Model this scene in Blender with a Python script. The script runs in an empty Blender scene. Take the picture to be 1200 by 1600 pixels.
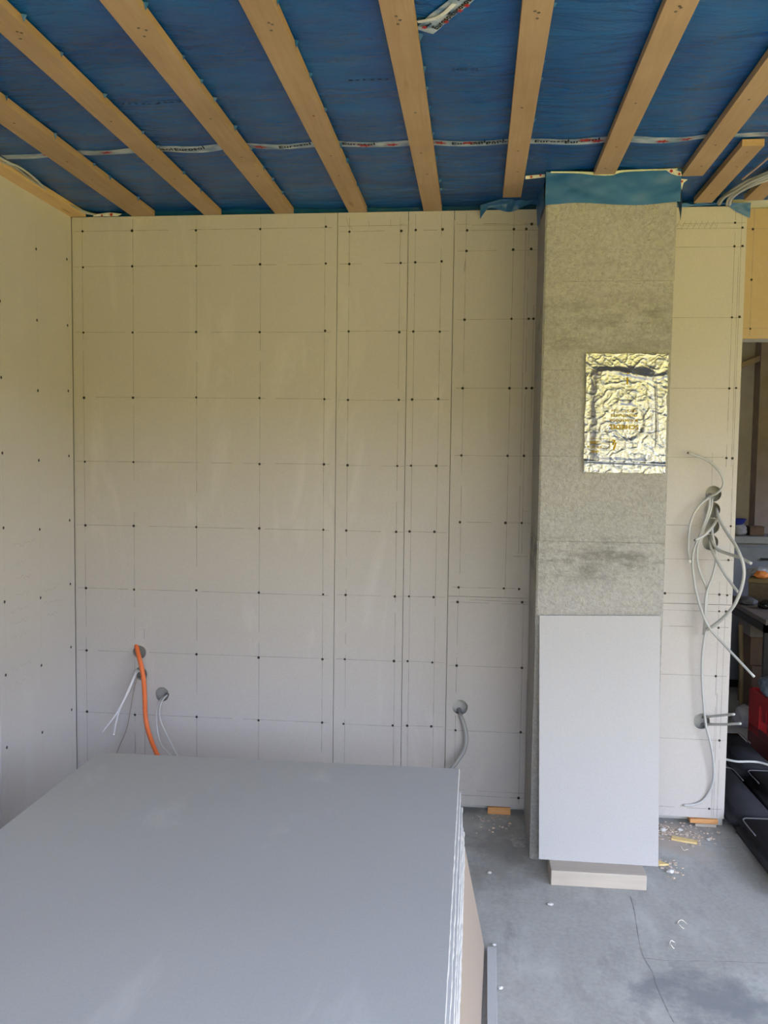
import bpy, bmesh, math, random
from mathutils import Vector, Matrix, noise
random.seed(7)
scene = bpy.context.scene
col = scene.collection

# ------------------------------------------------------------------ camera
CAM_LOC = Vector((0.0, 0.0, 1.623))
yaw, pitch, roll = 0.106266, 0.063707, 0.012672
fwd = Vector((-math.sin(yaw)*math.cos(pitch), math.cos(yaw)*math.cos(pitch), -math.sin(pitch)))
r0 = Vector((math.cos(yaw), math.sin(yaw), 0)); u0 = r0.cross(fwd)
rgt = r0*math.cos(roll) + u0*math.sin(roll)
upv = -r0*math.sin(roll) + u0*math.cos(roll)
cam_data = bpy.data.cameras.new('camera')
cam = bpy.data.objects.new('camera', cam_data); col.objects.link(cam)
cam_data.sensor_width = 36.0; cam_data.lens = 1343.66*36.0/1600.0
cam_data.clip_start = 0.02
m3 = Matrix((rgt, upv, -fwd)).transposed()
cam.matrix_world = Matrix.Translation(CAM_LOC) @ m3.to_4x4()
scene.camera = cam

# ------------------------------------------------------------------ world, sun, window portal, exposure
world = bpy.data.worlds.new('sky'); scene.world = world; world.use_nodes = True
nt = world.node_tree; nt.nodes.clear()
wo = nt.nodes.new('ShaderNodeOutputWorld'); bg = nt.nodes.new('ShaderNodeBackground')
tc = nt.nodes.new('ShaderNodeTexCoord'); sx = nt.nodes.new('ShaderNodeSeparateXYZ')
rp = nt.nodes.new('ShaderNodeValToRGB')
nt.links.new(tc.outputs['Generated'], sx.inputs[0]); nt.links.new(sx.outputs['Z'], rp.inputs[0])
rp.color_ramp.elements[0].position = 0.0; rp.color_ramp.elements[0].color = (0.71, 0.795, 1.0, 1)
rp.color_ramp.elements[1].position = 0.8; rp.color_ramp.elements[1].color = (0.645, 0.755, 1.0, 1)
nt.links.new(rp.outputs[0], bg.inputs['Color']); bg.inputs['Strength'].default_value = 17.0
nt.links.new(bg.outputs[0], wo.inputs['Surface'])

sun_data = bpy.data.lights.new('sun', 'SUN'); sun = bpy.data.objects.new('sun', sun_data); col.objects.link(sun)
sun_data.energy = 4.6; sun_data.angle = math.radians(0.6); sun_data.color = (1.0, 0.94, 0.82)
sun_dir = Vector((-0.45, -0.55, -0.95)).normalized()      # the sun stands behind the house, so it never shines into the room
sun.rotation_euler = sun_dir.to_track_quat('-Z', 'Y').to_euler(); sun.location = (3, 5, 9)

WIN_X0, WIN_X1, WIN_Z1, WIN_Y = -0.8, 3.3, 2.5, -1.2      # the terrace window behind the camera
pd = bpy.data.lights.new('window_portal', 'AREA'); portal = bpy.data.objects.new('window_portal', pd); col.objects.link(portal)
pd.shape = 'RECTANGLE'; pd.size = WIN_X1-WIN_X0; pd.size_y = WIN_Z1; pd.cycles.is_portal = True
portal.location = ((WIN_X0+WIN_X1)/2, WIN_Y-0.02, WIN_Z1/2)
portal.rotation_euler = (math.radians(90), 0, 0)           # looks into the room (+Y)
SIDE_Y0, SIDE_Y1, SIDE_Z1, SIDE_X = -0.9, 2.15, 2.55, 3.4     # second opening, in the right wall
pd2 = bpy.data.lights.new('side_window_portal', 'AREA'); portal2 = bpy.data.objects.new('side_window_portal', pd2); col.objects.link(portal2)
pd2.shape = 'RECTANGLE'; pd2.size = SIDE_Y1-SIDE_Y0; pd2.size_y = SIDE_Z1; pd2.cycles.is_portal = True
portal2.location = (SIDE_X+0.02, (SIDE_Y0+SIDE_Y1)/2, SIDE_Z1/2)
FAR_Y0, FAR_Y1, FAR_Z0, FAR_Z1 = 4.9, 5.7, 1.0, 2.0         # unseen window added to brighten the room behind the opening
pd3 = bpy.data.lights.new('added_window_portal', 'AREA'); portal3 = bpy.data.objects.new('added_window_portal', pd3); col.objects.link(portal3)
pd3.shape = 'RECTANGLE'; pd3.size = FAR_Y1-FAR_Y0; pd3.size_y = FAR_Z1-FAR_Z0; pd3.cycles.is_portal = True
portal3.location = (SIDE_X+0.02, (FAR_Y0+FAR_Y1)/2, (FAR_Z0+FAR_Z1)/2); portal3.rotation_euler = (math.radians(90), 0, math.radians(90))
portal2.rotation_euler = (math.radians(90), 0, math.radians(90))

HEDGE_H = 3.75  # height of the added hedges that hold back low sky
scene.view_settings.view_transform = 'Standard'; scene.view_settings.look = 'None'
scene.view_settings.gamma = 1.0; scene.view_settings.use_curve_mapping = False
scene.view_settings.exposure = 0.0
scene.cycles.max_bounces = 10; scene.cycles.diffuse_bounces = 6; scene.cycles.glossy_bounces = 4
scene.cycles.sample_clamp_indirect = 8.0
scene.cycles.use_denoising = True

# ------------------------------------------------------------------ mesh helpers
class MB:
    def __init__(self): self.v = []; self.f = []; self.m = []
    def add(self, verts, faces, mat=0):
        o = len(self.v); self.v += [tuple(p) for p in verts]
        self.f += [tuple(i+o for i in f) for f in faces]; self.m += [mat]*len(faces)
    def box(self, x0, x1, y0, y1, z0, z1, bev=0.0, M=None, mat=0):
        if bev <= 0:
            vs = [(x,y,z) for z in (z0,z1) for y in (y0,y1) for x in (x0,x1)]
            fs = [(0,2,3,1),(4,5,7,6),(0,1,5,4),(2,6,7,3),(0,4,6,2),(1,3,7,5)]
        else:
            bm = bmesh.new(); bmesh.ops.create_cube(bm, size=1)
            for v in bm.verts:
                v.co = ((x0+x1)/2+v.co.x*(x1-x0), (y0+y1)/2+v.co.y*(y1-y0), (z0+z1)/2+v.co.z*(z1-z0))
            bmesh.ops.bevel(bm, geom=bm.edges[:], offset=bev, segments=2, affect='EDGES', profile=0.5)
            bm.verts.index_update(); vs = [v.co.copy() for v in bm.verts]
            fs = [tuple(v.index for v in f.verts) for f in bm.faces]; bm.free()
        if M is not None: vs = [M @ Vector(p) for p in vs]
        self.add(vs, fs, mat); return self
    def prism(self, pts, direction):
        """closed polygon pts extruded along direction"""
        n = len(pts); d = Vector(direction)
        vs = [Vector(p) for p in pts] + [Vector(p)+d for p in pts]
        fs = [tuple(range(n))[::-1], tuple(range(n, 2*n))] + [(i, (i+1)%n, (i+1)%n+n, i+n) for i in range(n)]
        self.add(vs, fs); return self
    def tube(self, path, r, seg=8, sub=6, caps=True, taper=None, ring=None):
        P = smooth(path, sub); n = len(P)
        t0 = (P[1]-P[0]).normalized(); a = t0.orthogonal().normalized()
        vs = []; fs = []
        for i, p in enumerate(P):
            t = (P[min(i+1,n-1)]-P[max(i-1,0)]).normalized()
            a = (a - t*a.dot(t)).normalized(); b = t.cross(a)
            rr = r if ring is None else r*(1+ring*(1 if i%2 else -1))
            for k in range(seg):
                q = 2*math.pi*k/seg; vs.append(p + a*math.cos(q)*rr + b*math.sin(q)*rr)
        for i in range(n-1):
            for k in range(seg):
                fs.append((i*seg+k, i*seg+(k+1)%seg, (i+1)*seg+(k+1)%seg, (i+1)*seg+k))
        if caps: fs += [tuple(range(seg))[::-1], tuple(range((n-1)*seg, n*seg))]
        self.add(vs, fs); return self
    def disc(self, c, r, n, normal_axis, h, bulge=True):
        """low screw head: a short cylinder whose axis is X, Y or Z"""
        ax = {'X':(Vector((0,1,0)),Vector((0,0,1)),Vector((1,0,0))), 'Y':(Vector((1,0,0)),Vector((0,0,1)),Vector((0,1,0))),
              'Z':(Vector((1,0,0)),Vector((0,1,0)),Vector((0,0,1)))}[normal_axis]
        c = Vector(c)
        ring = [c+ax[0]*r*math.cos(2*math.pi*k/n)+ax[1]*r*math.sin(2*math.pi*k/n) for k in range(n)]
        vs = ring + [p+ax[2]*h for p in ring]
        self.add(vs, [tuple(range(n))[::-1], tuple(range(n,2*n))]+[(k,(k+1)%n,(k+1)%n+n,k+n) for k in range(n)]); return self
    def build(self, name, mats, parent=None, smooth_shade=False, kind=None, label=None, base=True):
        me = bpy.data.meshes.new(name)
        vs = [Vector(p) for p in self.v]
        if parent is None and base and vs:
            lo = Vector((min(p.x for p in vs), min(p.y for p in vs), min(p.z for p in vs)))
            hi = Vector((max(p.x for p in vs), max(p.y for p in vs), max(p.z for p in vs)))
            o = Vector(((lo.x+hi.x)/2, (lo.y+hi.y)/2, lo.z))
        else: o = Vector((0,0,0)) if parent is None else Vector(parent['_o'])
        me.from_pydata([p-o for p in vs], [], self.f)
        bm = bmesh.new(); bm.from_mesh(me); bmesh.ops.recalc_face_normals(bm, faces=bm.faces[:]); bm.to_mesh(me); bm.free()
        if not isinstance(mats, (list, tuple)): mats = [mats]
        for mm in mats: me.materials.append(mm)
        if len(mats) > 1:
            for p, k in zip(me.polygons, self.m): p.material_index = k
        if smooth_shade: me.polygons.foreach_set('use_smooth', [True]*len(me.polygons))
        ob = bpy.data.objects.new(name, me); col.objects.link(ob)
        ob['_o'] = tuple(o)
        if parent is None: ob.location = o
        else: ob.parent = parent
        if kind: ob['kind'] = kind
        if label: ob['label'] = label
        return ob

def smooth(path, sub):
    P = [Vector(p) for p in path]
    if len(P) < 3 or sub < 2: return P
    Q = [P[0]*2-P[1]] + P + [P[-1]*2-P[-2]]
    out = []
    for i in range(1, len(Q)-2):
        a,b,c,d = Q[i-1],Q[i],Q[i+1],Q[i+2]
        for k in range(sub):
            t = k/sub
            out.append(0.5*((2*b)+(c-a)*t+(2*a-5*b+4*c-d)*t*t+(3*b-a-3*c+d)*t**3))
    out.append(P[-1]); return out

def tag(o, label, cat, group=None, kind=None):
    o['label'] = label; o['category'] = cat
    if group: o['group'] = group
    if kind: o['kind'] = kind
    return o
def root(name, loc, label, cat, group=None, kind=None):
    o = bpy.data.objects.new(name, None); col.objects.link(o); o.location = loc; o['_o'] = tuple(loc)
    o.empty_display_size = 0.1
    return tag(o, label, cat, group, kind)

def panel_mesh(mb, a0, a1, z0, z1, yf, thick, holes=()):
    """upright board in the XZ plane, front face at yf, thickness towards +Y, round holes (x, z, r)"""
    bm = bmesh.new(); loops = []
    def ring(pts):
        vs = [bm.verts.new((p[0], yf, p[1])) for p in pts]
        for i in range(len(vs)): bm.edges.new((vs[i], vs[(i+1)%len(vs)]))
    ring([(a0,z0),(a1,z0),(a1,z1),(a0,z1)])
    for (hx,hz,hr) in holes:
        ring([(hx+hr*math.cos(2*math.pi*k/24), hz+hr*math.sin(2*math.pi*k/24)) for k in range(24)])
    bmesh.ops.triangle_fill(bm, edges=bm.edges[:], use_dissolve=False, use_beauty=True)
    res = bmesh.ops.extrude_face_region(bm, geom=bm.faces[:])
    for v in [g for g in res['geom'] if isinstance(g, bmesh.types.BMVert)]: v.co.y += thick
    bm.verts.index_update()
    mb.add([v.co.copy() for v in bm.verts], [tuple(v.index for v in f.verts) for f in bm.faces]); bm.free()
    return mb

def text_mesh(s, size, to_world, mat, name, parent, bold=0.0, shear=0.0, offset_fn=None, align='LEFT'):
    cu = bpy.data.curves.new('lettering', 'FONT'); cu.body = s; cu.size = size; cu.offset = bold; cu.shear = shear
    cu.align_x = align; cu.space_character = 1.08; cu.resolution_u = 3
    tmp = bpy.data.objects.new('tmp', cu); col.objects.link(tmp)
    dg = bpy.context.evaluated_depsgraph_get(); ev = tmp.evaluated_get(dg)
    me = bpy.data.meshes.new_from_object(ev)
    bpy.data.objects.remove(tmp); bpy.data.curves.remove(cu)
    vs = [to_world(v.co.x, v.co.y) for v in me.vertices]
    fs = [tuple(p.vertices) for p in me.polygons]
    bpy.data.meshes.remove(me)
    return vs, fs

# ------------------------------------------------------------------ materials
def new_mat(name):
    m = bpy.data.materials.new(name); m.use_nodes = True
    n = m.node_tree.nodes; b = n['Principled BSDF']
    return m, m.node_tree, b
def N(t, kind, **kw):
    n = t.nodes.new(kind)
    for k, v in kw.items():
        if k in n.inputs: n.inputs[k].default_value = v
        else: setattr(n, k, v)
    return n
def coords(t, scale=(1,1,1), rot=(0,0,0), loc=(0,0,0)):
    c = N(t, 'ShaderNodeTexCoord'); mp = N(t, 'ShaderNodeMapping')
    mp.inputs['Scale'].default_value = scale; mp.inputs['Rotation'].default_value = rot; mp.inputs['Location'].default_value = loc
    t.links.new(c.outputs['Object'], mp.inputs[0]); return mp.outputs[0]
def ramp(t, src, stops):
    r = N(t, 'ShaderNodeValToRGB'); e = r.color_ramp.elements
    while len(e) < len(stops): e.new(0.5)
    for k, (p, c) in enumerate(stops):
        e[k].position = p; e[k].color = (*c, 1) if len(c) == 3 else c
    t.links.new(src, r.inputs[0]); return r.outputs[0]
def mix(t, fac, a, b, blend='MIX'):
    m = N(t, 'ShaderNodeMix', data_type='RGBA', blend_type=blend)
    for s, i in ((fac, 0), (a, 6), (b, 7)):
        if hasattr(s, 'links') or hasattr(s, 'is_linked'): t.links.new(s, m.inputs[i])
        elif i == 0: m.inputs[0].default_value = s
        else: m.inputs[i].default_value = (*s, 1)
    return m.outputs[2]
def bump(t, b, src, strength, dist):
    n = N(t, 'ShaderNodeBump'); n.inputs['Strength'].default_value = strength; n.inputs['Distance'].default_value = dist
    t.links.new(src, n.inputs['Height']); t.links.new(n.outputs[0], b.inputs['Normal'])
def noise_tex(t, vec, scale, detail=4, rough=0.55, dist=0.0):
    n = N(t, 'ShaderNodeTexNoise', Scale=scale, Detail=detail, Roughness=rough, Distortion=dist); t.links.new(vec, n.inputs['Vector']); return n.outputs[0]

def plain(name, c, rough=0.6, metal=0.0, var=0.12, scale=12.0, spec=0.4, bumpy=0.0):
    m, t, b = new_mat(name); v = coords(t)
    n = noise_tex(t, v, scale, 4)
    lo = tuple(max(0, x*(1-var)) for x in c); hi = tuple(min(1, x*(1+var)) for x in c)
    t.links.new(ramp(t, n, [(0.3, lo), (0.7, hi)]), b.inputs['Base Color'])
    b.inputs['Roughness'].default_value = rough; b.inputs['Metallic'].default_value = metal
    b.inputs['Specular IOR Level'].default_value = spec
    if bumpy: bump(t, b, noise_tex(t, v, scale*6, 3), bumpy, 0.002)
    return m

def gypsum(name, c, dust=0.25, dust_scale=(1.2, 1.2, 0.5), rough=0.75, dust_c=(0.60, 0.59, 0.59)):
    """gypsum fibre board: fine speckle, cloudy mottling and pale smears of filler dust"""
    m, t, b = new_mat(name); v = coords(t)
    fine = noise_tex(t, v, 160, 2); cloud = noise_tex(t, v, 1.7, 5)
    col1 = ramp(t, cloud, [(0.3, tuple(x*0.94 for x in c)), (0.7, tuple(x*1.05 for x in c))])
    col2 = mix(t, 0.5, col1, ramp(t, fine, [(0.3, tuple(x*0.93 for x in c)), (0.7, tuple(x*1.06 for x in c))]))
    vs = coords(t, dust_scale, (0.3, 0.2, 0.5))
    d = ramp(t, noise_tex(t, vs, 2.3, 6, 0.62, 0.6), [(0.56, (0,0,0)), (0.78, (dust,)*3)])
    t.links.new(mix(t, d, col2, dust_c), b.inputs['Base Color'])
    b.inputs['Roughness'].default_value = rough; b.inputs['Specular IOR Level'].default_value = 0.3
    bump(t, b, fine, 0.12, 0.001)
    return m
M_BOARD = gypsum('gypsum_fibre_board', (0.45, 0.425, 0.415), 0.5, (2.2, 2.2, 0.55))
M_BOARD_L = gypsum('gypsum_fibre_board_left', (0.505, 0.48, 0.47), 0.3)
M_BOARD_R = gypsum('gypsum_fibre_board_pale', (0.48, 0.45, 0.435), 0.2)
M_HEADER = gypsum('gypsum_fibre_board_header', (0.42, 0.31, 0.185), 0.1)
M_STACK = gypsum('gypsum_fibre_board_stacked', (0.42, 0.43, 0.445), 0.7, (1.3, 0.5, 1), 0.6, (0.62, 0.63, 0.64))
M_EDGE = gypsum('gypsum_board_cut_edge', (0.54, 0.53, 0.525), 0.3)
M_WHITE = gypsum('gypsum_board_white', (0.40, 0.39, 0.40), 0.1)
M_TAN = gypsum('hardboard_tan', (0.34, 0.275, 0.225), 0.35, (0.6, 0.6, 0.25), 0.7, (0.42, 0.36, 0.31))
M_PENCIL = plain('pencil_line', (0.20, 0.185, 0.165), 0.8)
M_SCRIBBLE = plain('pencil_scribble', (0.36, 0.34, 0.32), 0.8)
M_SCREW = plain('dark_screw', (0.012, 0.011, 0.01), 0.5, 0.0)
M_CAVITY = plain('cavity_insulation', (0.46, 0.455, 0.44), 0.9, bumpy=0.4)
M_PLAINWALL = plain('warm_bounce_wall', (0.40, 0.21, 0.12), 0.9)  # brick tone put on unseen surfaces to dim and warm their bounce
M_DARKWALL = plain('unlit_plaster', (0.50, 0.47, 0.48), 0.85, var=0.08)
M_CABLE = plain('cable_sheath_light_grey', (0.455, 0.46, 0.46), 0.45, var=0.05)
M_CABLE_W = plain('cable_sheath_white', (0.62, 0.62, 0.64), 0.45, var=0.04)
M_CABLE_D = plain('cable_sheath_grey', (0.31, 0.31, 0.31), 0.5, var=0.06)
M_SHADOW_LINE = plain('cable_shadow_line', (0.30, 0.25, 0.21), 0.5)
M_ORANGE = plain('orange_conduit', (0.72, 0.16, 0.045), 0.5, var=0.08)
M_COPPER = plain('cut_cable_end', (0.10, 0.075, 0.05), 0.5)
M_TIP = plain('white_cable_tip', (0.9, 0.89, 0.85), 0.5)

def wood(name, c1, c2, axis='Y', scale=1.0, rough=0.6, knots=True):
    m, t, b = new_mat(name)
    sc = {'X': (1.2, 22, 22), 'Y': (22, 1.2, 22), 'Z': (22, 22, 1.2)}[axis]
    v = coords(t, tuple(s*scale for s in sc)); g = noise_tex(t, v, 2.2, 5, 0.6, 1.2)
    v2 = coords(t); cl = noise_tex(t, v2, 3.0, 3)
    c = ramp(t, g, [(0.28, c1), (0.62, c2)])
    c = mix(t, 0.35, c, ramp(t, cl, [(0.35, tuple(x*0.86 for x in c1)), (0.65, tuple(min(1, x*1.06) for x in c2))]))
    if knots:
        ksc = {'X': (3, 14, 14), 'Y': (14, 3, 14), 'Z': (14, 14, 3)}[axis]
        vo = N(t, 'ShaderNodeTexVoronoi', Scale=0.55); t.links.new(coords(t, ksc), vo.inputs['Vector'])
        k = ramp(t, vo.outputs['Distance'], [(0.03, (0.6,)*3), (0.09, (0,)*3)])
        c = mix(t, k, c, tuple(x*0.5 for x in c1))
    t.links.new(c, b.inputs['Base Color'])
    b.inputs['Roughness'].default_value = rough; b.inputs['Specular IOR Level'].default_value = 0.3
    bump(t, b, g, 0.15, 0.001)
    return m
M_BATTEN = wood('spruce_batten', (0.34, 0.215, 0.115), (0.42, 0.285, 0.165))
M_LEDGE = wood('spruce_ledge', (0.58, 0.37, 0.17), (0.66, 0.45, 0.23))
M_BLOCK = wood('pale_timber', (0.39, 0.34, 0.29), (0.45, 0.395, 0.34), 'X', knots=False)
M_WEDGE = wood('orange_wedge_wood', (0.55, 0.25, 0.09), (0.68, 0.36, 0.15), 'X', knots=False)
M_SHAVE = wood('yellow_offcut_wood', (0.66, 0.47, 0.18), (0.74, 0.57, 0.28), 'X', knots=False)

# blue vapour barrier
M_FOIL, t, b = new_mat('blue_vapour_barrier')
v = coords(t, (1, 2.2, 1), (0, 0, 0.12))
n1 = noise_tex(t, v, 1.6, 6, 0.6, 0.5); n2 = noise_tex(t, coords(t, (1.3, 9, 1), (0, 0, 0.22)), 2.0, 5, 0.6, 0.8)
c = ramp(t, n1, [(0.3, (0.003, 0.052, 0.21)), (0.7, (0.007, 0.105, 0.32))])
t.links.new(c, b.inputs['Base Color']); b.inputs['Roughness'].default_value = 0.27; b.inputs['Specular IOR Level'].default_value = 0.38
n3 = noise_tex(t, coords(t, (0.9, 2.6, 1), (0, 0, -0.45)), 3.2, 7, 0.62, 1.0)
ma = N(t, 'ShaderNodeMath', operation='MULTIPLY_ADD'); t.links.new(n3, ma.inputs[0]); ma.inputs[1].default_value = 1.6; t.links.new(n2, ma.inputs[2])
bump(t, b, ma.outputs[0], 0.9, 0.016)
M_FOIL2, t, b = new_mat('blue_vapour_barrier_single')
n1 = noise_tex(t, coords(t, (1.5, 1.5, 3)), 3.0, 5)
t.links.new(ramp(t, n1, [(0.3, (0.018, 0.095, 0.27)), (0.7, (0.04, 0.155, 0.36))]), b.inputs['Base Color'])
b.inputs['Roughness'].default_value = 0.4; bump(t, b, n1, 0.4, 0.01)
M_TAPE, t, b = new_mat('clear_white_tape')
n1 = noise_tex(t, coords(t, (14, 30, 30)), 1.0, 4)
t.links.new(ramp(t, n1, [(0.35, (0.08, 0.17, 0.30)), (0.6, (0.40, 0.46, 0.52))]), b.inputs['Base Color']); b.inputs['Roughness'].default_value = 0.3
M_TAPE_PALE = plain('pale_tape', (0.62, 0.63, 0.60), 0.35, var=0.2, scale=30)
M_GLUE = plain('yellowish_adhesive_line', (0.52, 0.55, 0.40), 0.6, var=0.25, scale=20)
M_INK = plain('black_print', (0.010, 0.010, 0.014), 0.9, spec=0.1)
M_RED = plain('red_print', (0.32, 0.014, 0.018), 0.7)
M_CODE = plain('dark_blue_print', (0.003, 0.02, 0.06), 1.0, spec=0.0)
M_GOLD = plain('yellow_print', (0.36, 0.235, 0.006), 0.9, var=0.1, spec=0.05)

# chimney: rough mortar-skimmed light concrete blocks
M_CHIM, t, b = new_mat('chimney_concrete')
v = coords(t)
big = noise_tex(t, v, 2.2, 6, 0.65, 0.4); grain = noise_tex(t, v, 85, 4, 0.7); pit = noise_tex(t, coords(t, (1, 1, 1)), 38, 5, 0.7)
c = ramp(t, big, [(0.3, (0.305, 0.295, 0.28)), (0.7, (0.385, 0.372, 0.355))])
c = mix(t, 0.45, c, ramp(t, grain, [(0.3, (0.24, 0.23, 0.215)), (0.62, (0.48, 0.47, 0.455))]))
dk = ramp(t, pit, [(0.24, (0.55,)*3), (0.36, (0,)*3)])
c = mix(t, dk, c, (0.20, 0.195, 0.175))
# grey stains as horizontal smears around the block joints
st = ramp(t, noise_tex(t, coords(t, (0.9, 0.9, 3.4), loc=(0.3, 0, 0.2)), 2.4, 6, 0.7), [(0.56, (0,)*3), (0.72, (0.42,)*3)])
c = mix(t, st, c, (0.21, 0.205, 0.19))
sz = N(t, 'ShaderNodeSeparateXYZ'); t.links.new(v, sz.inputs[0])
mr = N(t, 'ShaderNodeMapRange'); mr.inputs[1].default_value = 0.0; mr.inputs[2].default_value = 3.0; t.links.new(sz.outputs['Z'], mr.inputs[0])
band = ramp(t, mr.outputs[0], [(0.37, (0,)*3), (0.395, (1,)*3), (0.425, (1,)*3), (0.45, (0.1,)*3), (0.66, (0,)*3), (0.69, (0.7,)*3), (0.74, (0.6,)*3), (0.76, (0,)*3)])
bn = ramp(t, noise_tex(t, coords(t, (1, 1, 2.2)), 7.0, 8, 0.75), [(0.47, (0,)*3), (0.62, (0.8,)*3)])
bm_ = mix(t, 1.0, band, bn, 'MULTIPLY')
c = mix(t, bm_, c, (0.17, 0.165, 0.15))
t.links.new(c, b.inputs['Base Color']); b.inputs['Roughness'].default_value = 0.95; b.inputs['Specular IOR Level'].default_value = 0.2
mm = N(t, 'ShaderNodeMath', operation='ADD'); t.links.new(grain, mm.inputs[0]); t.links.new(pit, mm.inputs[1])
bump(t, b, mm.outputs[0], 0.95, 0.008)

# floor screed with dust, blotches and a dark grimy patch
M_FLOOR, t, b = new_mat('screed_floor')
v = coords(t)
big = noise_tex(t, v, 1.3, 7, 0.62, 0.5); fine = noise_tex(t, v, 60, 4, 0.6); speck = noise_tex(t, v, 190, 2)
c = ramp(t, big, [(0.3, (0.30, 0.30, 0.285)), (0.7, (0.41, 0.415, 0.40))])
c = mix(t, 0.35, c, ramp(t, fine, [(0.3, (0.26, 0.26, 0.25)), (0.7, (0.45, 0.45, 0.435))]))
c = mix(t, ramp(t, noise_tex(t, coords(t, (1.6, 0.8, 1)), 2.6, 6, 0.65), [(0.50, (0,)*3), (0.72, (0.8,)*3)]), c, (0.50, 0.51, 0.50))
c = mix(t, ramp(t, noise_tex(t, coords(t, (3.0, 1.1, 1), (0, 0, 0.6)), 3.0, 8, 0.72), [(0.53, (0,)*3), (0.70, (0.65,)*3)]), c, (0.22, 0.22, 0.225))
def blob(cx, cy, rx, ry, strength, colr, c):
    mp = N(t, 'ShaderNodeVectorMath', operation='SUBTRACT'); g = N(t, 'ShaderNodeTexCoord')
    t.links.new(g.outputs['Object'], mp.inputs[0]); mp.inputs[1].default_value = (cx, cy, 0)
    mu = N(t, 'ShaderNodeVectorMath', operation='MULTIPLY'); t.links.new(mp.outputs[0], mu.inputs[0]); mu.inputs[1].default_value = (1/rx, 1/ry, 0)
    wob = N(t, 'ShaderNodeVectorMath', operation='LENGTH'); t.links.new(mu.outputs[0], wob.inputs[0])
    ad = N(t, 'ShaderNodeMath', operation='ADD'); t.links.new(wob.outputs['Value'], ad.inputs[0])
    nz = N(t, 'ShaderNodeMath', operation='MULTIPLY_ADD'); t.links.new(noise_tex(t, v, 5.0, 6, 0.7), nz.inputs[0]); nz.inputs[1].default_value = 2.6; nz.inputs[2].default_value = -1.3
    t.links.new(nz.outputs[0], ad.inputs[1])
    return mix(t, ramp(t, ad.outputs[0], [(0.45, (strength,)*3), (1.1, (0,)*3)]), c, colr)
FLOOR_O = (0, 0, 0)
c = blob(0.72, 2.60, 0.22, 0.16, 0.75, (0.17, 0.18, 0.20), c)
c = blob(0.90, 2.45, 0.35, 0.20, 0.55, (0.20, 0.21, 0.23), c)
c = blob(0.12, 3.45, 0.16, 0.40, 0.55, (0.19, 0.175, 0.165), c)
c = blob(0.90, 3.70, 0.17, 0.20, 0.7, (0.42, 0.34, 0.29), c)
c = blob(1.35, 3.4, 0.3, 0.6, 0.35, (0.27, 0.25, 0.24), c)
t.links.new(c, b.inputs['Base Color']); b.inputs['Roughness'].default_value = 0.72; b.inputs['Specular IOR Level'].default_value = 0.35
bump(t, b, fine, 0.25, 0.003)

# crumpled aluminium
M_ALU, t, b = new_mat('crumpled_aluminium')
n1 = noise_tex(t, coords(t, (1, 1, 1.6)), 85, 8, 0.78, 1.2)
b.inputs['Base Color'].default_value = (0.50, 0.52, 0.565, 1); b.inputs['Metallic'].default_value = 1.0; b.inputs['Roughness'].default_value = 0.27
bump(t, b, n1, 0.4, 0.004)

SCREWS_P2 = [(-0.585, 2.627), (-0.352, 2.627), (-0.584, 2.485), (-0.353, 2.487), (-0.584, 2.186), (-0.355, 2.182), (-0.584, 1.879), (-0.353, 1.881), (-0.583, 1.584), (-0.356, 1.584), (-0.586, 1.286), (-0.357, 1.285), (-0.586, 0.989), (-0.359, 0.989), (-0.587, 0.69), (-0.359, 0.69), (-0.59, 0.386), (-0.361, 0.389)]
SCREWS_P3 = [(-0.288, 2.63), (-0.169, 2.631), (-0.288, 2.489), (-0.171, 2.492), (-0.292, 2.185), (-0.174, 2.184), (-0.293, 1.883), (-0.176, 1.886), (-0.294, 1.586), (-0.18, 1.587), (-0.296, 1.288), (-0.183, 1.289), (-0.294, 0.991), (-0.182, 0.991), (-0.296, 0.692), (-0.183, 0.69), (-0.294, 0.391), (-0.183, 0.393)]
SCREWS_P4 = [(-0.061, 2.625), (0.143, 2.627), (0.197, 2.627), (0.22, 2.648), (-0.062, 2.536), (0.142, 2.539), (0.22, 2.541), (-0.065, 2.236), (0.141, 2.239), (0.216, 2.239), (0.237, 2.239), (-0.068, 1.934), (0.139, 1.935), (0.212, 1.935), (0.237, 1.936), (-0.068, 1.635), (0.137, 1.636), (0.209, 1.637), (-0.069, 1.335), (0.134, 1.336), (0.206, 1.337), (-0.07, 1.039), (0.133, 1.04), (0.201, 1.039)]
SCREWS_P5 = [(-0.073, 0.972), (0.216, 0.98), (-0.072, 0.68), (0.222, 0.681), (-0.072, 0.38), (0.223, 0.385), (0.22, 0.079)]
SCREWS_P6 = [(1.077, 2.64), (1.108, 2.619), (1.078, 2.541), (1.111, 2.542), (1.079, 2.241), (1.11, 2.243), (1.079, 1.938), (1.107, 1.94), (1.078, 1.638), (1.103, 1.637), (1.107, 1.342), (1.103, 1.193), (1.07, 1.04), (1.103, 1.038), (0.945, 1.192), (0.838, 1.039)]
SCREWS_P7 = [(1.072, 0.966), (1.101, 0.966), (1.072, 0.893), (1.068, 0.677), (1.094, 0.389), (1.061, 0.077)]
SCREWS_HD = [(1.155, 2.615), (1.157, 2.402), (1.16, 2.194)]
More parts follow.
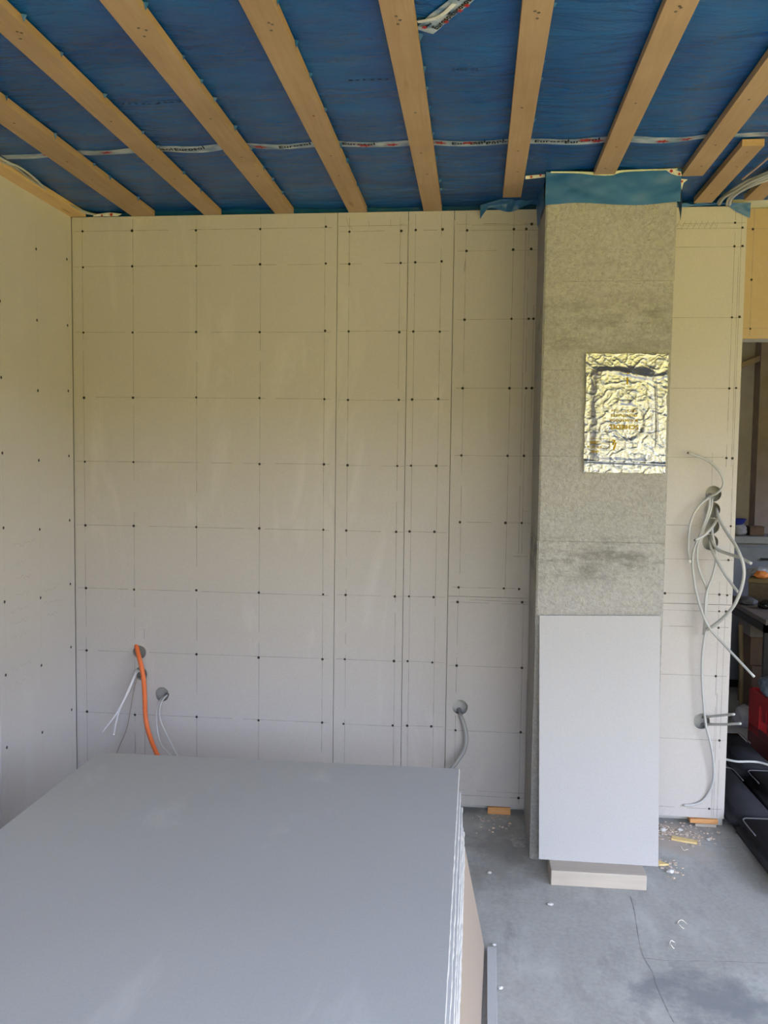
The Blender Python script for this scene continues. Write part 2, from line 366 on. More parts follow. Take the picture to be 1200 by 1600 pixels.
CABLE_PATHS = {
  'white_a': [(-1.587, 3.93, 0.573), (-1.583, 3.875, 0.601), (-1.583, 3.84, 0.577), (-1.607, 3.8, 0.495), (-1.637, 3.77, 0.423), (-1.699, 3.75, 0.336)],
  'white_b': [(-1.58, 3.93, 0.57), (-1.577, 3.875, 0.595), (-1.584, 3.845, 0.568), (-1.604, 3.82, 0.505), (-1.63, 3.79, 0.437), (-1.645, 3.78, 0.378), (-1.654, 3.775, 0.323)],
  'thin': [(-1.585, 3.93, 0.554), (-1.578, 3.872, 0.565), (-1.589, 3.86, 0.518), (-1.605, 3.86, 0.433), (-1.63, 3.862, 0.315), (-1.671, 3.862, 0.22), (-1.687, 3.862, 0.157)],
  'grey_a': [(-1.458, 3.93, 0.477), (-1.459, 3.872, 0.47), (-1.466, 3.84, 0.445), (-1.466, 3.82, 0.405), (-1.455, 3.8, 0.343), (-1.43, 3.78, 0.282), (-1.377, 3.74, 0.252), (-1.314, 3.7, 0.226)],
  'grey_b': [(-1.45, 3.93, 0.474), (-1.437, 3.872, 0.484), (-1.448, 3.84, 0.464), (-1.451, 3.82, 0.428), (-1.438, 3.8, 0.382), (-1.403, 3.78, 0.329), (-1.347, 3.75, 0.252), (-1.306, 3.72, 0.212)],
  'orange': [(-1.624, 3.95, 0.727), (-1.588, 3.885, 0.716), (-1.563, 3.85, 0.678), (-1.541, 3.83, 0.627), (-1.527, 3.82, 0.569), (-1.522, 3.82, 0.478), (-1.519, 3.82, 0.395), (-1.496, 3.8, 0.326), (-1.446, 3.76, 0.251), (-1.374, 3.7, 0.186)],
  'conduit4': [(-0.059, 3.94, 0.461), (-0.052, 3.875, 0.453), (-0.037, 3.85, 0.429), (-0.022, 3.84, 0.368), (-0.028, 3.83, 0.312), (-0.056, 3.81, 0.267), (-0.1, 3.79, 0.211), (-0.156, 3.77, 0.136)],
  'c1': [(1.045, 3.96, 1.482), (1.004, 3.88, 1.462), (1.004, 3.855, 1.468), (1.023, 3.83, 1.482), (1.04, 3.81, 1.501), (1.049, 3.8, 1.527), (1.042, 3.8, 1.558), (1.024, 3.81, 1.589), (0.996, 3.82, 1.619), (0.965, 3.83, 1.637), (0.936, 3.835, 1.647), (0.909, 3.84, 1.657)],
  'c2': [(1.05, 3.96, 1.469), (1.014, 3.87, 1.464), (0.992, 3.85, 1.456), (0.965, 3.84, 1.434), (0.94, 3.835, 1.397), (0.925, 3.83, 1.355), (0.92, 3.83, 1.306), (0.921, 3.835, 1.237), (0.93, 3.84, 1.195)],
  'c3': [(1.04, 3.96, 1.469), (1.012, 3.872, 1.459), (1.005, 3.845, 1.426), (0.99, 3.84, 1.369), (0.967, 3.83, 1.307), (0.942, 3.82, 1.245), (0.936, 3.815, 1.188), (0.944, 3.81, 1.11), (0.959, 3.8, 1.034), (0.99, 3.79, 0.943), (1.016, 3.77, 0.896), (1.049, 3.74, 0.858), (1.075, 3.7, 0.827), (1.143, 3.6, 0.748)],
  'c4': [(1.051, 3.96, 1.464), (1.023, 3.875, 1.457), (1.017, 3.855, 1.426), (1.0, 3.845, 1.369), (0.972, 3.84, 1.298), (0.96, 3.84, 1.238), (0.966, 3.84, 1.17), (0.986, 3.84, 1.115), (1.002, 3.84, 1.081), (1.009, 3.84, 1.04), (1.007, 3.842, 0.987), (1.004, 3.845, 0.928), (1.003, 3.85, 0.866)],
  'c5': [(1.055, 3.96, 1.351), (1.027, 3.872, 1.341), (1.026, 3.85, 1.301), (1.038, 3.84, 1.24), (1.038, 3.835, 1.183), (1.024, 3.83, 1.12), (1.004, 3.83, 1.057), (0.999, 3.83, 0.988), (1.003, 3.83, 0.925), (1.009, 3.83, 0.9), (1.003, 3.835, 0.854), (0.998, 3.84, 0.78), (1.0, 3.845, 0.701), (1.007, 3.845, 0.61), (1.018, 3.845, 0.513), (1.028, 3.845, 0.453), (1.05, 3.85, 0.379), (1.065, 3.855, 0.305), (1.071, 3.86, 0.23), (1.061, 3.864, 0.172), (1.034, 3.867, 0.12), (0.994, 3.868, 0.096), (0.948, 3.87, 0.09)],
  'c6': [(1.062, 3.96, 1.426), (1.044, 3.872, 1.41), (1.04, 3.83, 1.386), (1.05, 3.79, 1.348), (1.062, 3.74, 1.312), (1.075, 3.7, 1.281), (1.084, 3.66, 1.245), (1.093, 3.64, 1.208), (1.099, 3.64, 1.163), (1.096, 3.65, 1.112), (1.087, 3.67, 1.059), (1.076, 3.7, 1.013), (1.053, 3.75, 0.958), (1.023, 3.8, 0.911), (1.009, 3.82, 0.895)],
  'c7': [(1.066, 3.96, 1.394), (1.046, 3.87, 1.386), (1.03, 3.83, 1.363), (1.003, 3.8, 1.335), (0.972, 3.79, 1.305), (0.936, 3.785, 1.285)],
  'c8': [(1.043, 3.96, 1.308), (1.026, 3.872, 1.294), (1.027, 3.84, 1.268), (1.041, 3.81, 1.243), (1.07, 3.76, 1.232), (1.095, 3.71, 1.225), (1.125, 3.64, 1.208)],
  'c9': [(1.038, 3.96, 1.297), (1.02, 3.872, 1.281), (1.019, 3.845, 1.249), (1.036, 3.81, 1.199), (1.059, 3.77, 1.145), (1.081, 3.73, 1.105), (1.095, 3.7, 1.08)],
  's1': [(1.035, 3.94, 0.471), (1.044, 3.872, 0.496), (1.071, 3.8, 0.524), (1.096, 3.69, 0.564)],
  's2': [(1.031, 3.94, 0.439), (1.046, 3.872, 0.461), (1.083, 3.79, 0.488), (1.118, 3.67, 0.531)],
  'floor': [(1.268, 4.471, 0.11), (1.296, 4.447, 0.11), (1.339, 4.426, 0.11), (1.398, 4.434, 0.11), (1.444, 4.431, 0.11), (1.48, 4.4, 0.11), (1.516, 4.369, 0.11)],
  'ledge_a': [(-1.788, 3.076, 2.722), (-1.792, 3.117, 2.722), (-1.788, 3.173, 2.722), (-1.776, 3.239, 2.722), (-1.788, 3.377, 2.722), (-1.821, 3.535, 2.722), (-1.832, 3.652, 2.722), (-1.817, 3.729, 2.722), (-1.812, 3.83, 2.722), (-1.767, 3.879, 2.722), (-1.708, 3.899, 2.722)],
  'ledge_b': [(-1.815, 3.122, 2.722), (-1.814, 3.164, 2.722), (-1.795, 3.194, 2.722), (-1.793, 3.245, 2.722), (-1.81, 3.384, 2.722), (-1.81, 3.45, 2.722), (-1.833, 3.615, 2.722), (-1.819, 3.691, 2.722), (-1.806, 3.78, 2.722), (-1.785, 3.852, 2.722), (-1.744, 3.897, 2.722)],
  'bun_a': [(1.003, 3.872, 2.72), (0.996, 3.817, 2.72), (1.005, 3.712, 2.72), (1.029, 3.583, 2.72), (1.059, 3.523, 2.72), (1.096, 3.423, 2.72)],
  'bun_b': [(1.001, 3.846, 2.71), (0.995, 3.747, 2.71), (1.016, 3.663, 2.71), (1.042, 3.544, 2.71), (1.101, 3.436, 2.71)],
  'bun_c': [(1.031, 3.84, 2.705), (1.016, 3.767, 2.705), (1.014, 3.688, 2.705), (1.037, 3.607, 2.705), (1.066, 3.507, 2.705), (1.101, 3.435, 2.705)],
  'bun_d': [(1.037, 3.823, 2.7), (1.019, 3.724, 2.7), (1.03, 3.623, 2.7), (1.064, 3.537, 2.7), (1.111, 3.464, 2.7)],
  'bun_e': [(1.009, 3.557, 2.722), (1.02, 3.438, 2.722), (1.029, 3.321, 2.722), (1.038, 3.249, 2.722)],
}

# ------------------------------------------------------------------ the setting
RY = 3.8777            # face of the rear wall boards
TOP = 2.711            # underside of the battens / top of the boards
LX = -1.885            # face of the left wall
BT = 0.0125            # board thickness
FOIL_Z = 2.7365
RX = 3.4               # right wall
CX0_, CX1_ = 0.24, 0.75
BY = WIN_Y             # window wall
R2Y = 6.7              # far wall of the second room

fl = MB(); fl.box(LX-0.3, RX+0.2, BY-0.2, R2Y+0.2, -0.12, 0.0)
floor = fl.build('floor', M_FLOOR, base=False); tag(floor, 'dusty grey screed floor with stains and a crack', 'floor', kind='structure')

ce = MB(); ce.box(LX-0.3, RX+0.2, BY-0.2, 4.12, 2.80, 2.98)
ceiling = ce.build('ceiling', M_PLAINWALL, base=False); tag(ceiling, 'ceiling lined with blue foil under wooden battens', 'ceiling', kind='structure')

BATT_X = [(-1.594, -1.485), (-1.253, -1.172), (-0.924, -0.838), (-0.589, -0.506), (-0.2545, -0.173), (0.0875, 0.163), (0.4255, 0.504), (0.759, 0.839), (0.891, 0.966), (1.089, 1.164)]
BATT_Y1 = [3.876, 3.876, 3.876, 3.876, 3.876, 3.70, 3.448, 3.472, 3.828, 3.806]
BATT_Y0 = [BY+0.01]*8 + [3.16, 2.62]
def foil_z(x, y):
    d = 1.0
    for k, (a, b2) in enumerate(BATT_X):
        if BATT_Y0[k]-0.1 < y < BATT_Y1[k]+0.1:
            c0 = (a+b2)/2; d = min(d, max(0.0, abs(x-c0)-(b2-a)/2))
    sag = 0.016*min(1.0, d/0.10)
    wr = noise.noise(Vector((x*2.2, y*6.5+x*1.3, 0.3)))*0.9 + noise.noise(Vector((x*5.5+3, y*15+x*4, 1.7)))*0.5
    z = FOIL_Z + 0.004 - sag*(0.25+0.5*noise.noise(Vector((x*1.1, y*1.1, 5)))) + min(1.0, d/0.05)*0.0075*wr
    return max(z, FOIL_Z-0.02) if d > 0.03 else max(z, FOIL_Z+0.0005)
fm = MB(); xs = [LX-0.06+0.022*i for i in range(int((RX-LX+0.1)/0.022)+1)]
ys = [BY+0.0+0.04*i for i in range(90)]; y = ys[-1]
while y < RY+0.06: y += 0.02; ys.append(y)
vs = [(x, y, foil_z(x, y)) for y in ys for x in xs]; nx = len(xs)
fm.add(vs, [(j*nx+i, j*nx+i+1, (j+1)*nx+i+1, (j+1)*nx+i) for j in range(len(ys)-1) for i in range(nx-1)])
fm.build('vapour_barrier', M_FOIL, ceiling, True, label='crinkled blue plastic vapour barrier foil')

batten_rows = [2.20, 2.235, 2.775, 3.15, 3.37, 1.3, 0.2]
for k, (a, b2) in enumerate(BATT_X):
    mb = MB(); mb.box(a, b2, BATT_Y0[k], BATT_Y1[k], TOP, TOP+0.024, 0.0012)
    bo = mb.build('batten', M_BATTEN, ceiling)
    sc = MB()
    for yy in batten_rows:
        if BATT_Y0[k]+0.03 < yy < BATT_Y1[k]-0.03:
            for q in ((0.5, 0.62) if yy < 2.23 else (0.52,)):
                sc.disc((a+(b2-a)*q+random.uniform(-.008, .008), yy+random.uniform(-.015, .015), TOP-0.0006), 0.0042, 8, 'Z', 0.001)
    if k == 8: sc.disc((0.925, 3.22, TOP-0.0006), 0.004, 8, 'Z', 0.001); sc.disc((0.93, 3.7, TOP-0.0006), 0.004, 8, 'Z', 0.001)
    if sc.v: sc.build('screw_heads', M_COPPER, bo, kind='stuff')

fe = MB(); fe.box(LX, CX0_, RY+0.036, RY+0.040, TOP-0.03, FOIL_Z+0.02); fe.box(CX1_, RX, RY+0.036, RY+0.040, TOP-0.03, FOIL_Z+0.02)
fe.build('foil_edge', M_FOIL, ceiling)
tk = MB()
for k in range(8):
    bx1 = BATT_X[k][1]; y = 1.9
    while y < 3.7:
        y += random.uniform(0.10, 0.32)
        if y > 3.7: break
        w_, l_, h_ = random.uniform(.006, .013), random.uniform(.008, .02), random.uniform(.010, .020)
        tk.add([(bx1, y, TOP+0.024), (bx1, y+l_, TOP+0.024), (bx1+w_, y+l_*.5, TOP+0.024), (bx1+w_*.3, y+l_*.5, TOP+0.024-h_)], [(0, 1, 3), (1, 2, 3), (2, 0, 3), (0, 2, 1)])
tk.build('foil_tucks', M_FOIL, ceiling, kind='stuff')

# the ledger batten along the left wall
mb = MB(); mb.box(LX-0.06, -1.812, BY+0.01, 3.872, TOP, TOP+0.024, 0.0015)
lb = mb.build('batten', M_LEDGE, ceiling, label='orange-toned ledger batten lying along the left wall')

# tape over the foil lap, with its print
def tape_pt(x, v):      # v from 0 (far side) to 1 (near side)
    yc = 3.125 + 0.016*math.sin(x*2.3+0.6) + 0.03*max(0, -x-0.9)
    w = 0.060*(0.82+0.35*noise.noise(Vector((x*3.1, 2.2, 0)))-0.25*max(0, x-0.2)); y = yc + w/2 - w*v
    return Vector((x, y, foil_z(x, y)-0.0012))
tp = MB(); NX = 150; x0, x1 = -1.80, 1.06
vs = [tape_pt(x0+(x1-x0)*i/NX, j/3) for i in range(NX+1) for j in range(4)]
tp.add(vs, [(i*4+j, i*4+j+1, i*4+j+5, i*4+j+4) for i in range(NX) for j in range(3)])
tape = tp.build('adhesive_tape', M_TAPE, ceiling, True, label='whitish printed tape across the foil')
ink = MB(); red = MB()
def tape_text(s, xa, v0, size, tilt):
    def tw(x, y):
        px = xa+x; vv = v0 + (y + tilt*x)/0.060
        p = tape_pt(px, vv); p.z -= 0.0011; return p
    a, f = text_mesh(s, size, tw, M_INK, 'lettering', None, bold=0.0011)
    ink.add(a, f)
def splat(xa, v0, s=0.021):
    pts = []
    for k in range(14):
        q = 2*math.pi*k/14; rr = s*(1.0 if k % 2 else 0.45)*random.uniform(0.75, 1.2)
        px = xa+rr*1.5*math.cos(q); vv = min(1, max(0, v0+rr*0.9*math.sin(q)/0.06))
        p = tape_pt(px, vv); p.z -= 0.0013; pts.append(p)
    red.add(pts, [tuple(range(14))])
xa = -1.33
for x in (-1.245, -1.12, -0.73, -0.50, -0.11, -0.045, 0.01, 0.18, 0.285):
    tape_text('Eurosol', x, 0.22+0.2*random.random(), 0.036, random.choice((0.05, 0.12, 0.16)))
for x in (-1.38, -0.86, -0.80, -0.42, -0.32, -0.24, -0.15, -0.05, 0.115, 0.355, 0.40, 0.62, 0.70, 0.98, -1.62):
    splat(x, random.uniform(0.35, 0.75))
ink.build('lettering', M_INK, tape, label='black lettering reading Eurosol', kind='stuff'); red.build('print_mark', M_RED, tape, label='red splash marks printed on the tape', kind='stuff')

# the crossed tape at the very top, beside the middle batten
def strip_on_foil(path, width, name, mat, drop, label=None, lift=0.0):
    P = smooth(path, 6); mb = MB(); vs = []
    for i, p in enumerate(P):
        tt = (P[min(i+1, len(P)-1)]-P[max(i-1, 0)]); tt.z = 0; tt.normalize(); s = Vector((-tt.y, tt.x, 0))
        for j in range(3):
            q = p + s*width*(j-1)/2; z = foil_z(q.x, q.y)-drop - lift*abs(j-1)
            vs.append((q.x, q.y, z))
    mb.add(vs, [(i*3+j, i*3+j+1, i*3+j+4, i*3+j+3) for i in range(len(P)-1) for j in range(2)])
    return mb.build(name, mat, ceiling, True, label=label)
PA = [(-0.158, 2.32, 0), (-0.115, 2.245, 0), (-0.06, 2.17, 0), (0.01, 2.07, 0)]
tA = strip_on_foil(PA, 0.052, 'adhesive_tape', M_TAPE, 0.0045, 'whitish printed tape patch crossing at the middle batten')
tB = strip_on_foil([(-0.172, 2.265, 0), (-0.115, 2.235, 0), (-0.075, 2.175, 0)], 0.012, 'tape_fold', M_TAPE_PALE, 0.008)
ink = MB(); red = MB()
dirA = Vector((0.168, -0.25, 0)).normalized(); nA = Vector((-dirA.y, dirA.x, 0))
def tape_a(base, s, size, off):
    def tw(x, y):
        p = Vector((-0.158, 2.32, 0)) + dirA*(base+x) - nA*0 + Vector((-dirA.y, dirA.x, 0))*(-(y+off))
        return Vector((p.x, p.y, foil_z(p.x, p.y)-0.0062))
    a, f = text_mesh(s, size, tw, M_INK, 'l', None, bold=0.0006); ink.add(a, f)
for bs in (0.035, 0.115, 0.19): tape_a(bs, 'Eurosol', 0.024, -0.017)
for bs in (0.02, 0.10, 0.18): tape_a(bs, 'Eurosol', 0.010, 0.008)
for (x, y) in ((-0.062, 2.20), (-0.098, 2.252), (-0.155, 2.282), (-0.045, 2.178)):
    pts = []
    for k in range(12):
        q = 2*math.pi*k/12; rr = 0.010*(1.0 if k % 2 else 0.5)*random.uniform(.8, 1.2)
        pts.append(Vector((x+rr*math.cos(q), y+rr*math.sin(q), foil_z(x, y)-0.0115)))
    red.add(pts, [tuple(range(12))])
ink.build('lettering', M_INK, tA, label='black lettering reading Eurosol', kind='stuff'); red.build('print_mark', M_RED, tA, label='red splash marks printed on the tape', kind='stuff')
# faint printed code on the foil
code = MB()
def code_text(s, xa, ya, size):
    a, f = text_mesh(s, size, lambda x, y: Vector((xa+x, ya-y, foil_z(xa+x, ya-y)-0.0015)), M_CODE, 'l', None); code.add(a, f)
code_text('2405 03', -0.093, 2.55, 0.022)
for (xx, yy) in ((-0.40, 2.60), (-1.15, 2.72), (-1.03, 2.715)):
    for k in range(6):
        p = xx+k*0.022; code.box(p, p+random.uniform(.006, .014), yy-0.004+0.003*random.random(), yy+0.004, foil_z(p, yy)-0.0016, foil_z(p, yy)-0.0012)
code.build('printed_code', M_CODE, ceiling, kind='stuff', label='faint dark code printed on the foil')

# foil skirt around the head of the chimney
def sheet(fn, nu, nv, thick=0.0):
    mb = MB(); vs = [fn(i/nu, j/nv) for j in range(nv+1) for i in range(nu+1)]
    mb.add(vs, [(j*(nu+1)+i, j*(nu+1)+i+1, (j+1)*(nu+1)+i+1, (j+1)*(nu+1)+i) for j in range(nv) for i in range(nu)])
    return mb
CX0, CX1, CY0, CH = 0.2465, 0.744, 3.445, 2.80
def skirt_front(u, v):
    x = CX0-0.002+(CX1-CX0+0.010)*u
    zt = 2.728 - 0.010*math.exp(-((u-0.45)/0.2)**2); zb = 2.603+0.006*math.sin(u*7)
    w = noise.noise(Vector((u*5, v*2, 3)))*0.006+noise.noise(Vector((u*14, v*5, 9)))*0.002
    return Vector((x, CY0-0.007+w-0.008*(1-v)**2*0, zb+(zt-zb)*v))
sk = sheet(skirt_front, 50, 12)
def skirt_right(u, v):   # loose end hanging down at the right edge
    z0 = 2.535 + 0.075*(u**0.7); z = z0 + (2.72-z0)*v
    return Vector((0.754+0.004*math.sin(v*5), CY0-0.005+0.05*u, z))
sk.v and None
s2 = sheet(skirt_right, 6, 14); sk.add(s2.v, s2.f)
def skirt_left(u, v):
    z = 2.60+0.12*v + 0.03*u
    return Vector((CX0-0.004-0.004*math.sin(u*6+v*3), CY0-0.006+0.42*u, z))
s3 = sheet(skirt_left, 20, 8); sk.add(s3.v, s3.f)
skirt = sk.build('foil_skirt', M_FOIL2, ceiling, True, label='lighter blue foil folded down over the chimney head')
gl = MB(); P = smooth([(0.262, 0, 2.7245), (0.36, 0, 2.7215), (0.43, 0, 2.7155), (0.49, 0, 2.714), (0.53, 0, 2.722), (0.62, 0, 2.7245), (0.70, 0, 2.7245), (0.735, 0, 2.726)], 8)
vs = []
for i, p in enumerate(P):
    w = 0.0025+0.0035*math.exp(-((p.x-0.46)/0.07)**2)+0.001*random.random()
    vs += [(p.x, CY0-0.0145, p.z-w), (p.x, CY0-0.0145, p.z+w)]
gl.add(vs, [(2*i, 2*i+2, 2*i+3, 2*i+1) for i in range(len(P)-1)]); gl.build('adhesive_bead', M_GLUE, skirt)

# torn foil ends lying over the board tops
def flap_a(u, v):   # from the corner left of the chimney
    x = -0.005+0.25*u; base = 2.7115
    w = 0.018*noise.noise(Vector((u*6, v*3, 1)))+0.008*noise.noise(Vector((u*17, v*7, 4)))
    top = 2.715+0.045*min(1, u*1.6); bot = 2.70+0.02*u-0.03*max(0, 0.12-u)/0.12 + 0.012*math.sin(u*9)
    return Vector((x, RY-0.012-0.05*v+w, bot+(top-bot)*v+w*0.3))
f1 = sheet(flap_a, 40, 8); f1.build('foil_flap', M_FOIL2, ceiling, True, label='crumpled blue foil end hanging left of the chimney')
def flap_b(u, v):
    x = 0.80+0.335*u; w = 0.008*noise.noise(Vector((u*9, v*4, 7)))
    hang = 0.006+0.004*math.sin(u*8)+ 0.05*max(0, (u-0.72)/0.28)**0.8
    return Vector((x, RY-0.006-0.02*v*(1-0.6*u)+w*0.5, 2.718-hang*(1-v)+w))
f2 = sheet(flap_b, 44, 8); f2.build('foil_flap', M_FOIL2, ceiling, True, label='pale blue foil end hanging over the narrow board')
# white printed tape ends beside the chimney head
def tapeend(name, pts, reds, label):
    mb = MB(); mb.add(pts, [tuple(range(len(pts)))]); o = mb.build(name, M_TAPE_PALE, ceiling, label=label)
    rr = MB()
    for (c0, s) in reds:
        ring = [Vector(c0)+Vector((s*(1 if k % 2 else .5)*math.cos(k*math.pi/6), -0.0015, s*(1 if k % 2 else .5)*math.sin(k*math.pi/6))) for k in range(12)]
        rr.add(ring, [tuple(range(12))])
    rr.build('print_mark', M_RED, o)
tapeend('tape_end', [(0.686, 3.432, 2.728), (0.71, 3.43, 2.728), (0.748, 3.43, 2.715), (0.752, 3.43, 2.70), (0.735, 3.429, 2.70), (0.712, 3.429, 2.708)], [((0.712, 3.429, 2.718), 0.009), ((0.742, 3.428, 2.706), 0.007)], 'white tape end with red marks at the right chimney corner')
tapeend('tape_end', [(0.168, 3.46, 2.722), (0.243, 3.46, 2.727), (0.243, 3.46, 2.715), (0.168, 3.46, 2.709)], [((0.19, 3.459, 2.7165), 0.007), ((0.225, 3.459, 2.722), 0.006)], 'white tape end with red marks at the left chimney corner')
tapeend('tape_end', [(0.755, 3.50, 2.712), (0.79, 3.50, 2.708), (0.775, 3.50, 2.695), (0.765, 3.50, 2.66), (0.757, 3.50, 2.655)], [((0.768, 3.499, 2.70), 0.006)], 'crumpled tape end beside the chimney')
tapeend('tape_end', [(-1.78, 3.874, 2.7125), (-1.66, 3.874, 2.7125), (-1.64, 3.874, 2.722), (-1.70, 3.874, 2.73), (-1.77, 3.874, 2.722)], [((-1.735, 3.872, 2.716), 0.007), ((-1.69, 3.872, 2.719), 0.01)], 'printed tape end in the left ceiling corner')

# ---- rear wall: masonry backing with boards as parts
DX0, DX1, DH = 1.127, 2.05, 2.162
wr = MB()
wr.box(LX-0.3, DX0-0.06, 3.938, 4.08, 0, 2.80)
wr.box(DX0-0.06, DX0-0.004, RY+BT, 4.08, 0, 2.80)           # stud at the opening
wr.box(DX0-0.004, DX1, RY+BT+0.012, 4.08, DH, 2.80)         # lintel
wr.box(DX1, RX+0.2, RY, 4.08, 0, 2.80)
wall_rear = wr.build('wall_rear', M_CAVITY, base=False); tag(wall_rear, 'rear wall clad with screwed gypsum boards', 'wall', kind='structure')
HR = 0.034
HOLES1 = [(-1.57, 0.686, 0.032), (-1.564, 0.583, 0.031), (-1.461, 0.488, 0.034)]
HOLE4 = [(-0.053, 0.488, 0.0345)]
HOLES7a = [(1.029, 1.482, 0.0345), (1.0265, 1.411, 0.0345), (1.0255, 1.340, 0.0345), (1.023, 1.269, 0.0345)]
HOLES7b = [(1.015, 0.472, 0.035)]
cols = [-1.832, -1.594, -1.2915, -0.9927, -0.6914]
rowsz = [2.647] + [2.486-0.30*k for k in range(9)]
S1 = [(cx+0.0008*random.uniform(-1, 1), z+0.004*random.uniform(-1, 1)) for k, z in enumerate(rowsz) for ci, cx in enumerate(cols) if not (ci == 1 and k == 7) and not (ci == 2 and k == 4)]
def board(x0, x1, z0, z1, mat, holes=(), screws=(), vlines=(), hlines=(), yf=RY, parent=wall_rear, extra=(), r=0.0061):
    mb = panel_mesh(MB(), x0+0.0012, x1-0.0012, z0, z1, yf, BT, holes)
    o = mb.build('plasterboard', mat, parent)
    s = MB()
    for (x, z) in screws: s.disc((x, yf-0.0006, z), r*random.uniform(0.85, 1.1), 8, 'Y', 0.0012)
    if s.v: s.build('screw_heads', M_SCREW, o, kind='stuff')
    p = MB(); w = 0.0008
    def seg(ax, az, bx, bz, w=w):
        dx, dz = bx-ax, bz-az; L = math.hypot(dx, dz) or 1; nx_, nz_ = -dz/L*w, dx/L*w
        p.add([(ax+nx_, yf-0.0004, az+nz_), (bx+nx_, yf-0.0004, bz+nz_), (bx-nx_, yf-0.0004, bz-nz_), (ax-nx_, yf-0.0004, az-nz_)], [(0, 1, 2, 3)])
    def clear(x, z): return all((x-hx)**2+(z-hz)**2 > (hr+0.002)**2 for hx, hz, hr in holes)
    def broken(ax, az, bx, bz, w):
        n = max(2, int(math.hypot(bx-ax, bz-az)/0.05))
        for k in range(n):
            q0, q1 = k/n, (k+1)/n
            a = (ax+(bx-ax)*q0, az+(bz-az)*q0); b2 = (ax+(bx-ax)*q1, az+(bz-az)*q1)
            if clear(*a) and clear(*b2) and random.random() > 0.07:
                seg(*a, *b2, w*random.uniform(0.55, 1.15))
    for (x, za, zb) in vlines: broken(x, za, x+random.uniform(-.004, .004), zb, w)
    for (z, xa, xb) in hlines: broken(xa, z, xb, z+random.uniform(-.003, .003), w)
    for e in extra: seg(*e, w*0.8)
    if p.v: p.build('pencil_marks', M_PENCIL, o, kind='stuff')
    return o
J1, J2, J3 = -0.6385, -0.3207, -0.1175
board(LX, J1, 0.034, TOP, M_BOARD, HOLES1, S1, [(x, 0.05, 2.70) for x in cols]+[(-1.545, 0.1, 0.80)], [(z, LX+0.01, -0.665) for z in rowsz])
def rows_of(S, x0, x1):
    zs = []
    for (_, z) in S:
        if all(abs(z-q) > 0.02 for q in zs): zs.append(z)
    return [(z, x0, x1) for z in zs]
board(J1, J2, 0.034, TOP, M_BOARD, (), SCREWS_P2, [(-0.584, .05, 2.69), (-0.356, .05, 2.69)], rows_of(SCREWS_P2, J1+.01, J2-.004)+[(2.652, J1+.005, J2-.005)],
      extra=[(-0.60, 2.69, -0.585, 2.64), (-0.585, 2.655, -0.57, 2.635), (-0.50, 2.675, -0.495, 2.645), (-0.40, 2.68, -0.40, 2.65), (-0.36, 2.655, -0.345, 2.655)])
board(J2, J3, 0.034, TOP, M_BOARD, (), SCREWS_P3, [(-0.291, .05, 2.70), (-0.174, .05, 2.70)], rows_of(SCREWS_P3, J2+.004, J3-.012))
board(J3, 0.60, 0.999, TOP, M_BOARD, (), SCREWS_P4, [(-0.066, 1.0, 2.70), (0.139, 1.0, 2.70), (0.209, 1.2, 2.66), (0.195, 1.2, 2.66), (0.237, 1.8, 2.3)], rows_of(SCREWS_P4, J3+.02, 0.245)+[(2.6525, J3+.01, 0.24), (1.187, 0.17, 0.235), (1.39, 0.21, 0.235)],
      extra=[(-0.065, 2.51, -0.07, 2.44), (-0.066, 2.50, -0.071, 2.45)])
board(J3, 0.60, 0.034, 0.9975, M_BOARD, HOLE4, SCREWS_P5, [(-0.073, .5, .99), (-0.073, .05, .45), (0.221, .05, .99)], rows_of(SCREWS_P5, J3+.01, 0.242)+[(0.984, -0.02, 0.24), (0.102, -0.08, 0.244)])
board(0.60, DX0, 0.9965, TOP-0.002, M_BOARD_R, HOLES7a, SCREWS_P6, [(1.078, 1.6, 2.70), (1.108, 1.2, 2.68), (1.071, 1.0, 1.10), (1.103, 1.0, 1.1), (1.02, 1.52, 1.66), (1.10, 1.6, 2.5)], rows_of(SCREWS_P6, 0.76, 1.12)+[(1.343, 0.76, 0.93)], r=0.0056,
      extra=[(0.83+0.008*k, 2.615+0.012*(k % 3), 0.838+0.008*k, 2.63+0.01*((k+1) % 3)) for k in range(22)])
board(0.60, DX0, 0.034, 0.9945, M_BOARD_R, HOLES7b, SCREWS_P7, [(1.071, .04, .99), (1.095, .04, .98), (1.08, .04, .6)], rows_of(SCREWS_P7, 0.76, 1.115), r=0.0056)
board(DX0-0.001, DX1, DH-0.01, TOP-0.01, M_HEADER, (), SCREWS_HD, [(1.158, DH, 2.70)], [(2.617, 1.13, 1.3), (2.197, 1.13, 1.3)], yf=RY+0.012, r=0.005)
# narrow raw strip of filler beside the leaning board
fi = MB(); fi.box(0.744, 0.757, RY-0.004, RY-0.0005, 0.3, 2.5); fi.build('filler_seam', M_CHIM, wall_rear)

